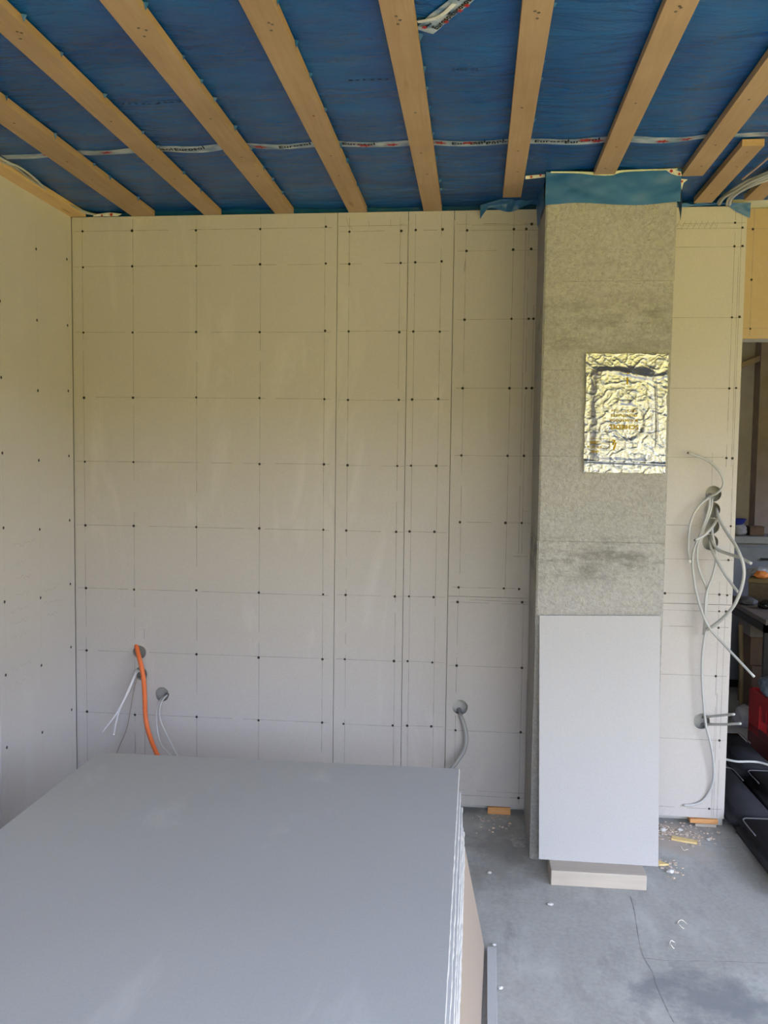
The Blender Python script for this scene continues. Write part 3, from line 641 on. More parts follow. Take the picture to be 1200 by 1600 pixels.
# ---- left wall
wl = MB(); wl.box(LX-0.3, LX-0.04, 3.21, 4.08, 0, 2.80); wl.box(LX-0.3, LX-0.10, BY-0.2, 3.21, 0, 2.80)
wall_left = wl.build('wall_left', M_CAVITY, base=False); tag(wall_left, 'left wall with one screwed gypsum board', 'wall', kind='structure')
lw = MB(); lw.box(LX-BT, LX, 3.219, RY-0.004, 0.034, TOP)
lwo = lw.build('plasterboard', M_BOARD_L, wall_left)
lw = MB(); lw.box(LX-BT-0.005, LX-0.006, BY, 3.2185, 0.30, TOP); lw.build('plasterboard', M_BOARD_L, wall_left)
lw = MB(); lw.box(LX-BT-0.02, LX-0.02, BY, 3.2185, 0.0, 0.30); lw.build('plasterboard', M_TAN, wall_left)
s = MB()
for k in range(8):
    s.disc((LX+0.0006, 3.550, 2.49-0.30*k), 0.0066, 8, 'X', -0.0012)
    s.disc((LX+0.0006, 3.262, 2.52-0.30*k), 0.0066, 8, 'X', -0.0012)
    s.disc((LX+0.0006, 3.828, 2.51-0.30*k), 0.0066, 8, 'X', -0.0012)
s.build('screw_heads', M_SCREW, lwo, kind='stuff')
p = MB()
def lseg(y0, z0, y1, z1, w=0.0006):
    dy, dz = y1-y0, z1-z0; L = math.hypot(dy, dz) or 1; a, b2 = -dz/L*w, dy/L*w
    p.add([(LX+0.0004, y0+a, z0+b2), (LX+0.0004, y1+a, z1+b2), (LX+0.0004, y1-a, z1-b2), (LX+0.0004, y0-a, z0-b2)], [(0, 1, 2, 3)])
for yy in (3.550, 3.262, 3.832):
    for k in range(50):
        if random.random() > 0.3: lseg(yy, 0.1+k*0.052, yy, 0.145+k*0.052)
# faint illegible handwriting in pencil
for (y0, z0, n) in [(3.33, 1.24, 9), (3.34, 1.165, 5), (3.36, 1.10, 7), (3.35, 1.03, 6), (3.30, 0.97, 10), (3.56, 1.02, 9), (3.30, 0.92, 8), (3.57, 0.955, 10), (3.31, 0.86, 8), (3.60, 0.90, 7), (3.30, 0.73, 9), (3.33, 0.66, 6)]:
    y = y0; z = z0
    for k in range(n*2):
        y2 = y+random.uniform(0.004, 0.013); z2 = z0+random.uniform(-0.010, 0.012)
        lseg(y, z, y2, z2, 0.0007); y, z = y2, z2
p.build('pencil_marks', M_SCRIBBLE, lwo, kind='stuff')

# ---- window wall behind the camera, right wall, second room
wb = MB(); wb.box(LX-0.3, WIN_X0, BY-0.2, BY, 0, 2.80); wb.box(WIN_X1, RX+0.2, BY-0.2, BY, 0, 2.80); wb.box(WIN_X0, WIN_X1, BY-0.2, BY, WIN_Z1, 2.80)
tag(wb.build('wall_back', M_PLAINWALL, base=False), 'window wall behind the viewer', 'wall', kind='structure')
wr2 = MB(); wr2.box(RX, RX+0.2, BY-0.2, SIDE_Y0, 0, 2.80); wr2.box(RX, RX+0.2, SIDE_Y1, FAR_Y0, 0, 2.80); wr2.box(RX, RX+0.2, FAR_Y1, R2Y+0.2, 0, 2.80); wr2.box(RX, RX+0.2, FAR_Y0, FAR_Y1, 0, FAR_Z0); wr2.box(RX, RX+0.2, FAR_Y0, FAR_Y1, FAR_Z1, 2.80); wr2.box(RX, RX+0.2, SIDE_Y0, SIDE_Y1, SIDE_Z1, 2.80)
tag(wr2.build('wall_right', M_PLAINWALL, base=False), 'plain right wall beyond the opening', 'wall', kind='structure')
win = MB()
for (a, b2) in ((WIN_X0, WIN_X0+0.06), (WIN_X1-0.06, WIN_X1), ((WIN_X0+WIN_X1)/2-0.04, (WIN_X0+WIN_X1)/2+0.04)): win.box(a, b2, BY-0.16, BY-0.09, 0.0, WIN_Z1)
win.box(WIN_X0, WIN_X1, BY-0.16, BY-0.09, WIN_Z1-0.06, WIN_Z1); win.box(WIN_X0, WIN_X1, BY-0.16, BY-0.09, 0.0, 0.05)
tag(win.build('window_1', M_PLAINWALL, base=False), 'frame of the open terrace window', 'window', kind='structure')
win = MB()
for (a, b2) in ((SIDE_Y0, SIDE_Y0+0.06), (SIDE_Y1-0.06, SIDE_Y1), ((SIDE_Y0+SIDE_Y1)/2-0.04, (SIDE_Y0+SIDE_Y1)/2+0.04)): win.box(RX+0.09, RX+0.16, a, b2, 0.0, SIDE_Z1)
win.box(RX+0.09, RX+0.16, SIDE_Y0, SIDE_Y1, SIDE_Z1-0.06, SIDE_Z1); win.box(RX+0.09, RX+0.16, SIDE_Y0, SIDE_Y1, 0.0, 0.05)
tag(win.build('window_2', M_PLAINWALL, base=False), 'frame of the open window in the right wall', 'window', kind='structure')
win = MB()  # added window, out of view, there to brighten the back room
for (a, b2) in ((FAR_Y0, FAR_Y0+0.05), (FAR_Y1-0.05, FAR_Y1)): win.box(RX+0.09, RX+0.16, a, b2, FAR_Z0, FAR_Z1)
win.box(RX+0.09, RX+0.16, FAR_Y0, FAR_Y1, FAR_Z1-0.05, FAR_Z1); win.box(RX+0.09, RX+0.16, FAR_Y0, FAR_Y1, FAR_Z0, FAR_Z0+0.05)
tag(win.build('window_added', M_PLAINWALL, base=False), 'frame of an unseen window added to light the back room', 'window', kind='structure')
w2 = MB(); w2.box(0.3, RX+0.2, R2Y, R2Y+0.2, 0, 2.90); w2.box(0.1, 0.3, 4.08, R2Y+0.2, 0, 2.90)
wall2 = w2.build('wall_far', M_DARKWALL, base=False); tag(wall2, 'taupe far wall of the room behind the opening', 'wall', kind='structure')
c2 = MB(); c2.box(0.1, RX+0.2, 4.12, R2Y+0.2, 2.55, 2.70); c2.box(0.1, RX+0.2, 4.08, 4.12, 2.55, 2.98)
tag(c2.build('ceiling_far', M_DARKWALL, base=False), 'dark ceiling of the room behind the opening', 'ceiling', kind='structure')

# ---- outside: sunlit ground in front of the terrace window
M_LAWN, t, b = new_mat('dry_lawn')
n1 = noise_tex(t, coords(t), 0.8, 6)
t.links.new(ramp(t, n1, [(0.3, (0.43, 0.315, 0.035)), (0.7, (0.55, 0.40, 0.07))]), b.inputs['Base Color']); b.inputs['Roughness'].default_value = 1.0; b.inputs['Specular IOR Level'].default_value = 0.0
lw = MB(); lw.box(-40, RX+0.2, -60, BY-0.2, -0.4, -0.15); lw.box(RX+0.2, 60, -60, 30, -0.4, -0.15)
M_HEDGE, t, b = new_mat('added_hedge_leaves')
t.links.new(ramp(t, noise_tex(t, coords(t), 2.5, 6), [(0.3, (0.20, 0.17, 0.02)), (0.7, (0.40, 0.32, 0.06))]), b.inputs['Base Color']); b.inputs['Roughness'].default_value = 0.9; b.inputs['Specular IOR Level'].default_value = 0.1
def hedge(x0, x1, y0, y1, h, label):  # added out of view; screens low sky from the upper walls
    nx_ = max(2, int((x1-x0)/0.8)); ny_ = max(2, int((y1-y0)/0.8)); m_ = MB()
    g = lambda x, y, z: Vector((x+0.35*noise.noise(Vector((x*.8, y*.8, z*.9))), y+0.35*noise.noise(Vector((x*.8+9, y*.8, z*.9))), z+(0.45*noise.noise(Vector((x*.6, y*.6, 3))) if z > 0.5 else 0)))
    def face(pts, nu, nv):
        o_, u_, v_ = (Vector(p) for p in pts)
        vs_ = [g(*(o_+u_*(i/nu)+v_*(j/nv))) for j in range(nv+1) for i in range(nu+1)]
        m_.add(vs_, [(j*(nu+1)+i, j*(nu+1)+i+1, (j+1)*(nu+1)+i+1, (j+1)*(nu+1)+i) for j in range(nv) for i in range(nu)])
    X_, Y_, H_ = (x1-x0, 0, 0), (0, y1-y0, 0), (0, 0, h+0.15)
    face(((x0, y0, -0.15), X_, H_), nx_, 6); face(((x0, y1, -0.15), X_, H_), nx_, 6); face(((x0, y0, -0.15), Y_, H_), ny_, 6); face(((x1, y0, -0.15), Y_, H_), ny_, 6); face(((x0, y0, h), X_, Y_), nx_, ny_)
    tag(m_.build('sky_screen_hedge', M_HEDGE, base=False), label, 'hedge', kind='structure')
hedge(-22, 17, -15.5, -13.5, HEDGE_H, 'unseen hedge added behind the viewer to block low sky')
hedge(17, 19, -15.5, 22, HEDGE_H, 'unseen hedge added along the right side to block low sky')
tag(lw.build('garden_ground', M_LAWN, base=False), 'sunlit dry lawn outside the terrace window', 'ground', kind='structure')

# ------------------------------------------------------------------ chimney
chim = root('chimney', ((CX0+CX1)/2, (CY0+RY)/2, 0), 'square chimney stack of light grey concrete blocks', 'chimney')
zs = [0.0, 0.295, 0.63, 0.965, 1.30, 1.636, 1.972, 2.3135, 2.70]
for k in range(8):
    bm = bmesh.new(); bmesh.ops.create_cube(bm, size=1)
    j = lambda: random.uniform(-0.0015, 0.0015)
    x0_, x1_ = CX0+j(), CX1-0.004+j(); y0_ = CY0+j(); z0_, z1_ = zs[k]+0.0001, zs[k+1]-0.0001
    for v in bm.verts: v.co = ((x0_+x1_)/2+v.co.x*(x1_-x0_), (y0_+RY)/2+v.co.y*(RY-0.001-y0_), (z0_+z1_)/2+v.co.z*(z1_-z0_))
    ve = [e for e in bm.edges if abs(e.verts[0].co.x-e.verts[1].co.x) < 1e-4 and abs(e.verts[0].co.y-e.verts[1].co.y) < 1e-4]
    bmesh.ops.bevel(bm, geom=ve, offset=0.006, segments=2, affect='EDGES')
    bmesh.ops.bevel(bm, geom=[e for e in bm.edges if abs(e.verts[0].co.z-e.verts[1].co.z) < 1e-4], offset=0.0014, segments=1, affect='EDGES')
    bm.verts.index_update()
    mb = MB(); mb.add([v.co.copy() for v in bm.verts], [tuple(v.index for v in f.verts) for f in bm.faces]); bm.free()
    mb.build('chimney_block', M_CHIM, chim)

# ------------------------------------------------------------------ foil packet on the chimney
PX0, PX1, PZ0, PZ1, PY = 0.417, 0.7265, 1.5735, 2.0345, 3.442
def pk(u, v):
    """height of the crumpled foil above the chimney; u across, v up (0..1)"""
    x = u*0.3095; z = v*0.461
    def sm(a, b2, t_): t_ = min(1, max(0, (t_-a)/(b2-a))); return t_*t_*(3-2*t_)
    box_ = sm(0.05, 0.16, u)*sm(0.0, 0.10, 0.88-u)*sm(0.07, 0.14, v)*sm(0.0, 0.07, 0.90-v)
    h = 0.004+0.012*box_
    r = math.hypot((u-0.50)*0.3095, (v-0.43)*0.461)
    h += 0.0020*math.exp(-((r-0.078)/0.008)**2) - 0.003*sm(0.078, 0.070, r)*0
    h += -0.0025*(1-sm(0.060, 0.074, r))
    rg = 1-abs(noise.noise(Vector((x*26, z*26, 2.2))))
    rg2 = 1-abs(noise.noise(Vector((x*70+4, z*48, 7.1))))
    wx, wz = x+0.012*noise.noise(Vector((x*18, z*18, 3))), z+0.012*noise.noise(Vector((x*18, z*18, 8)))
    rg3 = 1-abs(noise.noise(Vector((wx*42+wz*20, wz*42-wx*14, 4.4))))
    h += 0.0030*(rg**7)+0.0015*(rg3**6)+0.0006*(rg2**4)+0.0007*noise.noise(Vector((wx*55, wz*55, 2)))+0.0007*noise.noise(Vector((x*150, z*150, 1)))
    # folds: a broad one across the top, one down the right side
    h += 0.006*math.exp(-((v-0.83-0.03*math.sin(u*6))/0.022)**2)*sm(0.1, 0.25, u)
    h += 0.007*math.exp(-((u-0.865-0.02*math.sin(v*5))/0.014)**2)*sm(0.15, 0.3, v)*sm(0.0, 0.1, 0.80-v)
    h += 0.006*math.exp(-((v-0.095+0.02*u)/0.012)**2)
    return h
def pkpt(u, v):
    ex = 0.0035*noise.noise(Vector((v*9, 0.5 if u < .5 else 7, 0)))*(1 if u in (0, 1) else 0)
    x = PX0+(PX1-PX0)*u + 0.003*(v-0.5)*-1 + ex; z = PZ0+(PZ1-PZ0)*v + (0.004*noise.noise(Vector((u*7, 3 if v < .5 else 11, 0))) if v in (0, 1) else 0)
    return Vector((x, PY-pk(u, v), z))
fp = sheet(pkpt, 190, 280)
packet = fp.build('foil_packet', M_ALU, None, True, base=True)
tag(packet, 'crumpled silver foil packet with yellow print, stuck to the chimney', 'foil packet')
gold = MB()
def pk_text(s, size, uc, vbase, bold=0.0007, shear=0.0, align='CENTER'):
    def tw(x, y):   # printed upside down
        u = uc - 1.06*x/(PX1-PX0); v = vbase - y/(PZ1-PZ0)
        p = pkpt(min(.999, max(.001, u)), min(.999, max(.001, v))); p.y -= 0.0026; return p
    a, f = text_mesh(s, size, tw, M_GOLD, 'l', None, bold=bold, shear=shear, align=align); gold.add(a, f)
pk_text('SCHIEDEL', 0.0225, 0.475, 0.402, 0.0006, 0.0)
pk_text('BLOWERDOOR', 0.0135, 0.475, 0.452, 0.0002)
pk_text('FRONTPLATTE', 0.0135, 0.475, 0.492, 0.0002)
pk_text('ABSOLUT 12-14', 0.0125, 0.475, 0.530, 0.0001)
for vb, s in ((0.185, 'LEVEL'), (0.225, 'A D 16-18'), (0.265, 'LADEN')): pk_text(s, 0.011, 0.125, vb, 0.0003)
def gquad(u0, v0, u1, v1, w):
    a = Vector((u0*0.3095, v0*0.461)); c_ = Vector((u1*0.3095, v1*0.461)); d_ = (c_-a).normalized(); n_ = Vector((-d_.y, d_.x))*w; k = 8; vs = []
    for i in range(k+1):
        q = a+(c_-a)*i/k
        for s in (1, -1):
            e = q+n_*s; p = pkpt(min(.999, max(.001, e.x/0.3095)), min(.999, max(.001, e.y/0.461))); p.y -= 0.002; vs.append(p)
    gold.add(vs, [(2*i, 2*i+2, 2*i+3, 2*i+1) for i in range(k)])
for v in (0.205, 0.245, 0.285): gquad(0.07, v, 0.30, v, 0.0005)
gquad(0.305, 0.17, 0.305, 0.285, 0.0005)
gquad(0.37, 0.275, 0.345, 0.235, 0.0028); gquad(0.385, 0.255, 0.355, 0.19, 0.0030); gquad(0.33, 0.27, 0.36, 0.275, 0.0022)
gquad(0.505, 0.80, 0.505, 0.74, 0.0028); gquad(0.50, 0.835, 0.51, 0.825, 0.003)
gold.build('lettering', M_GOLD, packet, label='yellow lettering printed upside down', kind='stuff')

# ------------------------------------------------------------------ stack of boards in the foreground
ST = 0.59
R_OFF = [-0.0366, -0.0285, -0.0215, -0.0175, -0.0140, -0.0115]
FARY = [2.8184, 2.6466, 2.563, 2.447, 2.449, 2.377]
NAMES = ['topmost grey gypsum board of the low stack', 'second board down, just under the topmost of the stack', 'third board from the top of the low stack',
         'fourth board from the top of the low stack', 'fifth board from the top of the low stack', 'lowest of the white board edges above the tan sheet']
def rough_board(x0, x1, y0, y1, z0, z1, slant=0.0):
    """flat board whose long right edge is ragged from the cut"""
    n = 90; vs = []
    for i in range(n+1):
        y = y0+(y1-y0)*i/n; e = random.uniform(-0.0012, 0.0012)
        vs += [(x0, y+slant*0, z0), (x1+e+0.0004, y, z0), (x1+e*0.6, y, z1-0.0015), (x1-0.0015+e*0.4, y, z1), (x0, y, z1)]
    # far edge leans a little (the photograph shows it rising to the left)
    out = []
    for k, p in enumerate(vs):
        q = (p[1]-y0)/(y1-y0); out.append((p[0], p[1]+slant*q*(p[0]-x1)/(x0-x1), p[2]))
    fs = []
    for i in range(n):
        for j in range(5): fs.append((i*5+j, i*5+(j+1) % 5, (i+1)*5+(j+1) % 5, (i+1)*5+j))
    fs += [tuple(range(5))[::-1], tuple(range(n*5, n*5+5))]
    mb = MB(); mb.add(out, fs, 0)
    mb.m = [0 if (k < n*5 and k % 5 in (0, 3, 4)) else 1 for k in range(len(fs))]
    return mb
for k in range(6):
    z1 = ST-0.0125*k; mb = rough_board(-1.281-0.002*random.random()*(k > 0), R_OFF[k], 0.82, FARY[k] if k else 2.8184, z1-0.0123, z1, -0.022)
    o = mb.build('gypsum_board', [M_STACK, M_EDGE])
    tag(o, NAMES[k], 'gypsum board', 'gypsum boards of the low stack')
mb = MB(); z = 0.0
while z+0.0125 < ST-0.0125*6+0.0005:
    dx = random.uniform(-.004, .004); mb.box(-1.28+dx, -0.050+dx, 0.84+random.uniform(-.02, .02), 2.30+random.uniform(-.04, .02), z, z+0.0123); z += 0.0125
mb.box(-1.28, -0.05, 0.86, 2.30, z, ST-0.0125*6)
low = mb.build('stacked_boards', M_STACK); tag(low, 'lower boards of the low stack, hidden behind the tan sheet', 'gypsum boards', kind='stuff')
# the tan sheet leaning on the right side of the stack
lean = MB()
a0 = Vector((0.0575, 2.785, 0.0)); a1 = Vector((-0.003, 0.90, 0.0)); b0 = Vector((-0.0115, 2.42, 0.514)); b1 = Vector((-0.030, 0.92, 0.514))
b0 = Vector((-0.0100, 2.385, 0.514))
off = Vector((-0.010, 0, 0))
lean.add([a0, a1, b1, b0, a0+off, a1+off, b1+off, b0+off], [(0, 1, 2, 3), (4, 7, 6, 5), (0, 4, 5, 1), (1, 5, 6, 2), (2, 6, 7, 3), (3, 7, 4, 0)])
tag(lean.build('leaning_sheet', M_TAN), 'tan sheet leaning upright against the right side of the board stack', 'board')
# flat strip on the floor beside it
fs_ = MB(); fs_.box(0.066, 0.0935, 1.50, 2.10, 0, 0.017, 0.001); 
Mr = Matrix.Translation((0.066, 2.76, 0)) @ Matrix.Rotation(-0.012, 4, 'Z') @ Matrix.Translation((-0.066, -2.76, 0))
fs_ = MB(); fs_.box(0.0655, 0.0945, 1.45, 2.255, 0, 0.017, 0.001, Mr); fs_.box(0.0655, 0.0945, 2.258, 2.762, 0, 0.017, 0.001, Mr)
tag(fs_.build('floor_strip', M_STACK), 'thin grey strip lying on the floor beside the leaning tan sheet', 'strip')

# ------------------------------------------------------------------ white board leaning on the chimney, on its timber block
wb_ = MB()
A = [Vector((0.2735, 3.325, 0.0585)), Vector((0.7285, 3.325, 0.0585)), Vector((0.7265, 3.4310, 1.0165)), Vector((0.2605, 3.4310, 1.0025))]
nrm = Vector((0, 1, -0.11)).normalized()*0.0125
wb_.add(A+[p+nrm for p in A], [(0, 1, 2, 3), (4, 7, 6, 5), (0, 4, 5, 1), (1, 5, 6, 2), (2, 6, 7, 3), (3, 7, 4, 0)])
tag(wb_.build('white_board', M_WHITE), 'white gypsum board leaning against the foot of the chimney', 'gypsum board')
bk = MB(); Mb = Matrix.Translation((0.4915, 3.24, 0)) @ Matrix.Rotation(0.012, 4, 'Z')
bk.box(-0.1785, 0.1785, 0.0, 0.13, 0, 0.058, 0.003, Mb)
tag(bk.build('timber_block', M_BLOCK), 'pale timber block on the floor under the white board', 'timber block')

# wedges under the boards
def wedge(name, x0, x1, y0, y1, z0, z1, label, mat=M_WEDGE):
    mb = MB(); mb.add([(x0, y0, z0), (x1, y0, z0), (x1, y1, z0), (x0, y1, z0), (x0, y0, z1*0.92), (x1, y0, z1), (x1, y1, z1), (x0, y1, z1*0.92)],
                      [(0, 3, 2, 1), (4, 5, 6, 7), (0, 1, 5, 4), (1, 2, 6, 5), (2, 3, 7, 6), (3, 0, 4, 7)])
    return tag(mb.build(name, mat), label, 'wedge', 'wedges under the wall boards')
wedge('wooden_wedge', 0.082, 0.185, 3.872, 3.925, 0.0, 0.033, 'orange wooden wedge under the board left of the chimney')
wedge('wooden_wedge', 0.978, 1.098, 3.866, 3.925, 0.013, 0.033, 'orange wooden wedge under the narrow board by the opening')
wedge('wooden_wedge', 1.0, 1.09, 3.862, 3.925, 0.0, 0.0125, 'pale wooden shim beneath the orange wedge by the opening', M_BLOCK)
# offcuts and rubble
o = MB(); o.prism([(0.862, 3.705, 0.0), (0.872, 3.735, 0.0), (0.93, 3.715, 0.0), (0.968, 3.70, 0.0), (0.962, 3.675, 0.0), (0.90, 3.69, 0.0)], (0, 0, 0.007))
tag(o.build('wood_offcut', M_SHAVE), 'long yellow wood offcut lying on the rubble right of the chimney', 'offcut')
o = MB(); o.prism([(0.745, 3.475, 0.0), (0.752, 3.505, 0.0), (0.785, 3.475, 0.0), (0.80, 3.462, 0.0), (0.76, 3.455, 0.0)], (0, 0, 0.007))
tag(o.build('wood_offcut', M_SHAVE), 'short yellow wood offcut by the lower right corner of the white board', 'offcut')
def lump(c, r, name, label, grp, mat, flat=0.6):
    bm = bmesh.new(); bmesh.ops.create_icosphere(bm, subdivisions=2, radius=r)
    for v in bm.verts:
        q = 1+0.45*noise.noise(v.co*(1.6/r)+Vector(c)*31); v.co = Vector((v.co.x*q*1.2, v.co.y*q, v.co.z*q*flat))
    lo = min(v.co.z for v in bm.verts); bm.verts.index_update()
    mb = MB(); mb.add([v.co+Vector((c[0], c[1], -lo)) for v in bm.verts], [tuple(v.index for v in f.verts) for f in bm.faces]); bm.free()
    return tag(mb.build(name, mat), label, 'crumb', grp)
for (x, y, r, lab) in [(0.845, 3.79, 0.011, 'white plaster crumb near the orange wedge, close behind the yellow offcut'), (0.92, 3.80, 0.010, 'white plaster crumb just in front of the orange wedge'),
                       (0.796, 3.72, 0.008, 'white plaster crumb beside the right edge of the white board'), (0.79, 3.40, 0.013, 'largest white plaster crumb, by the short yellow offcut'),
                       (0.082, 3.30, 0.007, 'lone white crumb on the floor left of the chimney'), (0.105, 2.565, 0.0065, 'white crumb on the floor right of the grey strip'),
                       (0.089, 2.80, 0.006, 'small white crumb at the far end of the grey strip'), (1.02, 3.72, 0.008, 'pale plaster crumb right of the long yellow offcut')]:
    lump((x, y, 0), r, 'plaster_crumb', lab, 'plaster crumbs on the floor', M_EDGE)
M_RUBBLE = plain('pale_rubble', (0.52, 0.43, 0.36), 0.9, var=0.35, scale=90)
rb_ = MB()
for k in range(260):
    if k < 190: x = random.gauss(0.90, 0.07); y = random.gauss(3.77, 0.05)
    elif k < 225: x = random.gauss(0.80, 0.03); y = random.gauss(3.45, 0.05)
    else: x = random.gauss(0.10, 0.07); y = random.gauss(3.78, 0.06)
    if not (CX0 > x or x > CX1+0.01) and y > CY0-0.01 or y > RY+0.03 or x > 1.12: continue
    r = random.uniform(0.0015, 0.0055); rb_.box(x-r, x+r*random.uniform(.6, 1.6), y-r, y+r, 0, r*random.uniform(.5, 1.2), 0, Matrix.Translation((x, y, 0)) @ Matrix.Rotation(random.random()*3, 4, 'Z') @ Matrix.Translation((-x, -y, 0)))
tag(rb_.build('rubble', M_RUBBLE, base=False), 'fine sawdust and rubble in front of the wall boards', 'rubble', kind='stuff')
M_CURL = plain('wood_shaving', (0.70, 0.66, 0.57), 0.6)
def curl(c, a, s, label, turns=0.7):
    P = []
    for k in range(14):
        q = a+turns*2*math.pi*k/13; P.append((c[0]+s*math.cos(q)*(1-0.03*k), c[1]+s*1.3*math.sin(q)*(1-0.02*k), 0.003+0.006*math.sin(k*0.5)**2))
    mb = MB(); mb.tube(P, 0.0013, 5, 3); return tag(mb.build('wood_shaving', M_CURL), label, 'shaving', 'wood shavings on the floor')
curl((0.747, 3.005, 0), 0.4, 0.020, 'pale curled shaving on the floor right of the timber block')
curl((0.69, 2.87, 0), 1.2, 0.018, 'pale curled shaving nearest the dark floor patch', 0.5)
curl((0.90, 3.62, 0), 2.2, 0.018, 'pale curled shaving right of the yellow offcuts', 0.6)
lump((0.298, 3.09, 0), 0.010, 'plaster_crumb', 'pale elongated crumb on the floor left of the timber block', 'plaster crumbs on the floor', M_EDGE, 0.4)
# crack and fold line in the screed
def ribbon(pts, w, z, name, mat):
    P = smooth([(p[0], p[1], z) for p in pts], 5); mb = MB(); vs = []
    for i, p in enumerate(P):
        tt = P[min(i+1, len(P)-1)]-P[max(i-1, 0)]; tt.z = 0; tt.normalize(); s = Vector((-tt.y, tt.x, 0)); ww = w*random.uniform(.1, 1.3)
        vs += [p+s*ww, p-s*ww]
    mb.add(vs, [(2*i, 2*i+2, 2*i+3, 2*i+1) for i in range(len(P)-1)]); return mb.build(name, mat, floor)
M_CRACK = plain('crack_shadow', (0.17, 0.17, 0.175), 0.9)
ribbon([(0.602, 3.195), (0.597, 3.08), (0.586, 2.972), (0.574, 2.815), (0.588, 2.71), (0.585, 2.66), (0.587, 2.611), (0.594, 2.511), (0.599, 2.47)], 0.0012, 0.0006, 'crack', M_CRACK)
ribbon([(0.573, 2.79), (0.66, 2.785), (0.80, 2.80), (0.972, 2.812), (1.2, 2.83)], 0.0012, 0.0006, 'crack', M_CRACK)
ribbon([(0.96, 3.70), (1.03, 3.665), (1.12, 3.66)], 0.0012, 0.0006, 'crack', M_CRACK)
pl_ = MB(); pl_.prism([(0.17, 3.66, 0), (0.235, 3.655, 0), (0.238, 3.545, 0), (0.185, 3.55, 0)], (0, 0, 0.0015)); pl_.build('filler_patch', plain('dried_filler', (0.33, 0.32, 0.31), 0.9, var=.25, scale=40), floor)
# sawn lath stump at the left foot of the chimney
# ------------------------------------------------------------------ cables
CP = CABLE_PATHS
def cable(key, r, mat, label, group=None, tip=None, cat='cable', name='cable', seg=8, ring=None, sub=6):
    mb = MB(); mb.tube(CP[key], r, seg, sub, ring=ring)
    o = mb.build(name, mat, None, True); tag(o, label, cat, group)
    if tip:
        P = smooth(CP[key], 6); e = P[-1]; d_ = (P[-1]-P[-2]).normalized()
        tm = MB(); tm.tube([e-d_*0.001, e+d_*tip[1]], r*tip[2], 7, 1); tm.build('cable_end', tip[0], o)
    return o
G1 = 'cables from the sockets above the stack'; G2 = 'cables from the column of four sockets'; G3 = 'cable stubs of the low right socket'; G4 = 'cables of the bundle under the ceiling'
cable('orange', 0.0105, M_ORANGE, 'orange corrugated conduit hanging from the top left socket hole', None, None, 'conduit', 'conduit', 10, 0.05, 10)
cable('conduit4', 0.0095, M_CABLE_D, 'thick grey conduit hanging from the lone hole near the chimney', None, None, 'conduit', 'conduit', 10, 0.04, 10)
cable('white_a', 0.0042, M_CABLE_W, 'white cable left of the orange conduit, ending farthest to the left', G1)
cable('white_b', 0.0042, M_CABLE_W, 'white cable left of the orange conduit with a bright cut end', G1, (M_TIP, 0.006, 0.9))
cable('thin', 0.0020, M_SHADOW_LINE, 'thin brownish line on the wall beside the orange conduit, standing in for a cable shadow', G1)  # thin brown tube drawn where a cable's shadow runs
cable('grey_a', 0.0043, M_CABLE, 'light grey cable right of the orange conduit, the left of two', G1)
cable('grey_b', 0.0043, M_CABLE, 'light grey cable right of the orange conduit, the right of two', G1)
cable('c1', 0.0054, M_CABLE, 'grey cable curling up and left above the column of sockets', G2, (M_COPPER, 0.006, 0.8))
cable('c2', 0.0050, M_CABLE, 'grey cable bowing farthest left, ending in a white tip', G2, (M_TIP, 0.014, 0.95))
cable('c3', 0.0052, M_CABLE, 'grey cable bowing left then reaching down right past the opening edge', G2)
cable('c4', 0.0052, M_CABLE, 'grey cable hanging straight down left of the sockets, ending above the lowest cable', G2)
cable('c5', 0.0055, M_CABLE, 'longest grey cable, hanging down to a curl near the foot of the board', G2)
cable('c6', 0.0072, M_CABLE, 'thick grey cable looping out in front of the opening', G2)
cable('c7', 0.0066, M_CABLE, 'short grey cable bent down left with a dark cut end', G2, (M_COPPER, 0.004, 0.8))
cable('c8', 0.0068, M_CABLE, 'grey cable stub pointing right across the opening edge', G2)
cable('c9', 0.0062, M_CABLE, 'grey cable slanting down right, ending at the opening edge', G2)
cable('s1', 0.0055, M_CABLE, 'upper of two cable stubs from the low right socket', G3)
cable('s2', 0.0055, M_CABLE, 'lower of two cable stubs from the low right socket', G3)
cable('floor', 0.006, M_CABLE_W, 'white cable lying across the dark cushions')
cable('ledge_a', 0.0042, M_CABLE, 'grey cable along the left ceiling ledge, the upper of two', 'cables along the left ledge')
cable('ledge_b', 0.0042, M_CABLE_D, 'darker grey cable along the left ceiling ledge, the lower of two', 'cables along the left ledge')
for k, lab in (('bun_a', 'topmost grey cable of the bundle beside the short batten'), ('bun_b', 'second grey cable of the bundle beside the short batten'),
               ('bun_c', 'third grey cable of the bundle beside the short batten'), ('bun_d', 'lowest grey cable of the bundle beside the short batten')):
    cable(k, 0.0062, M_CABLE, lab, G4)
cable('bun_e', 0.004, plain('pinkish_wire', (0.50, 0.36, 0.31), 0.5), 'pinkish thin cable above the grey cable bundle')

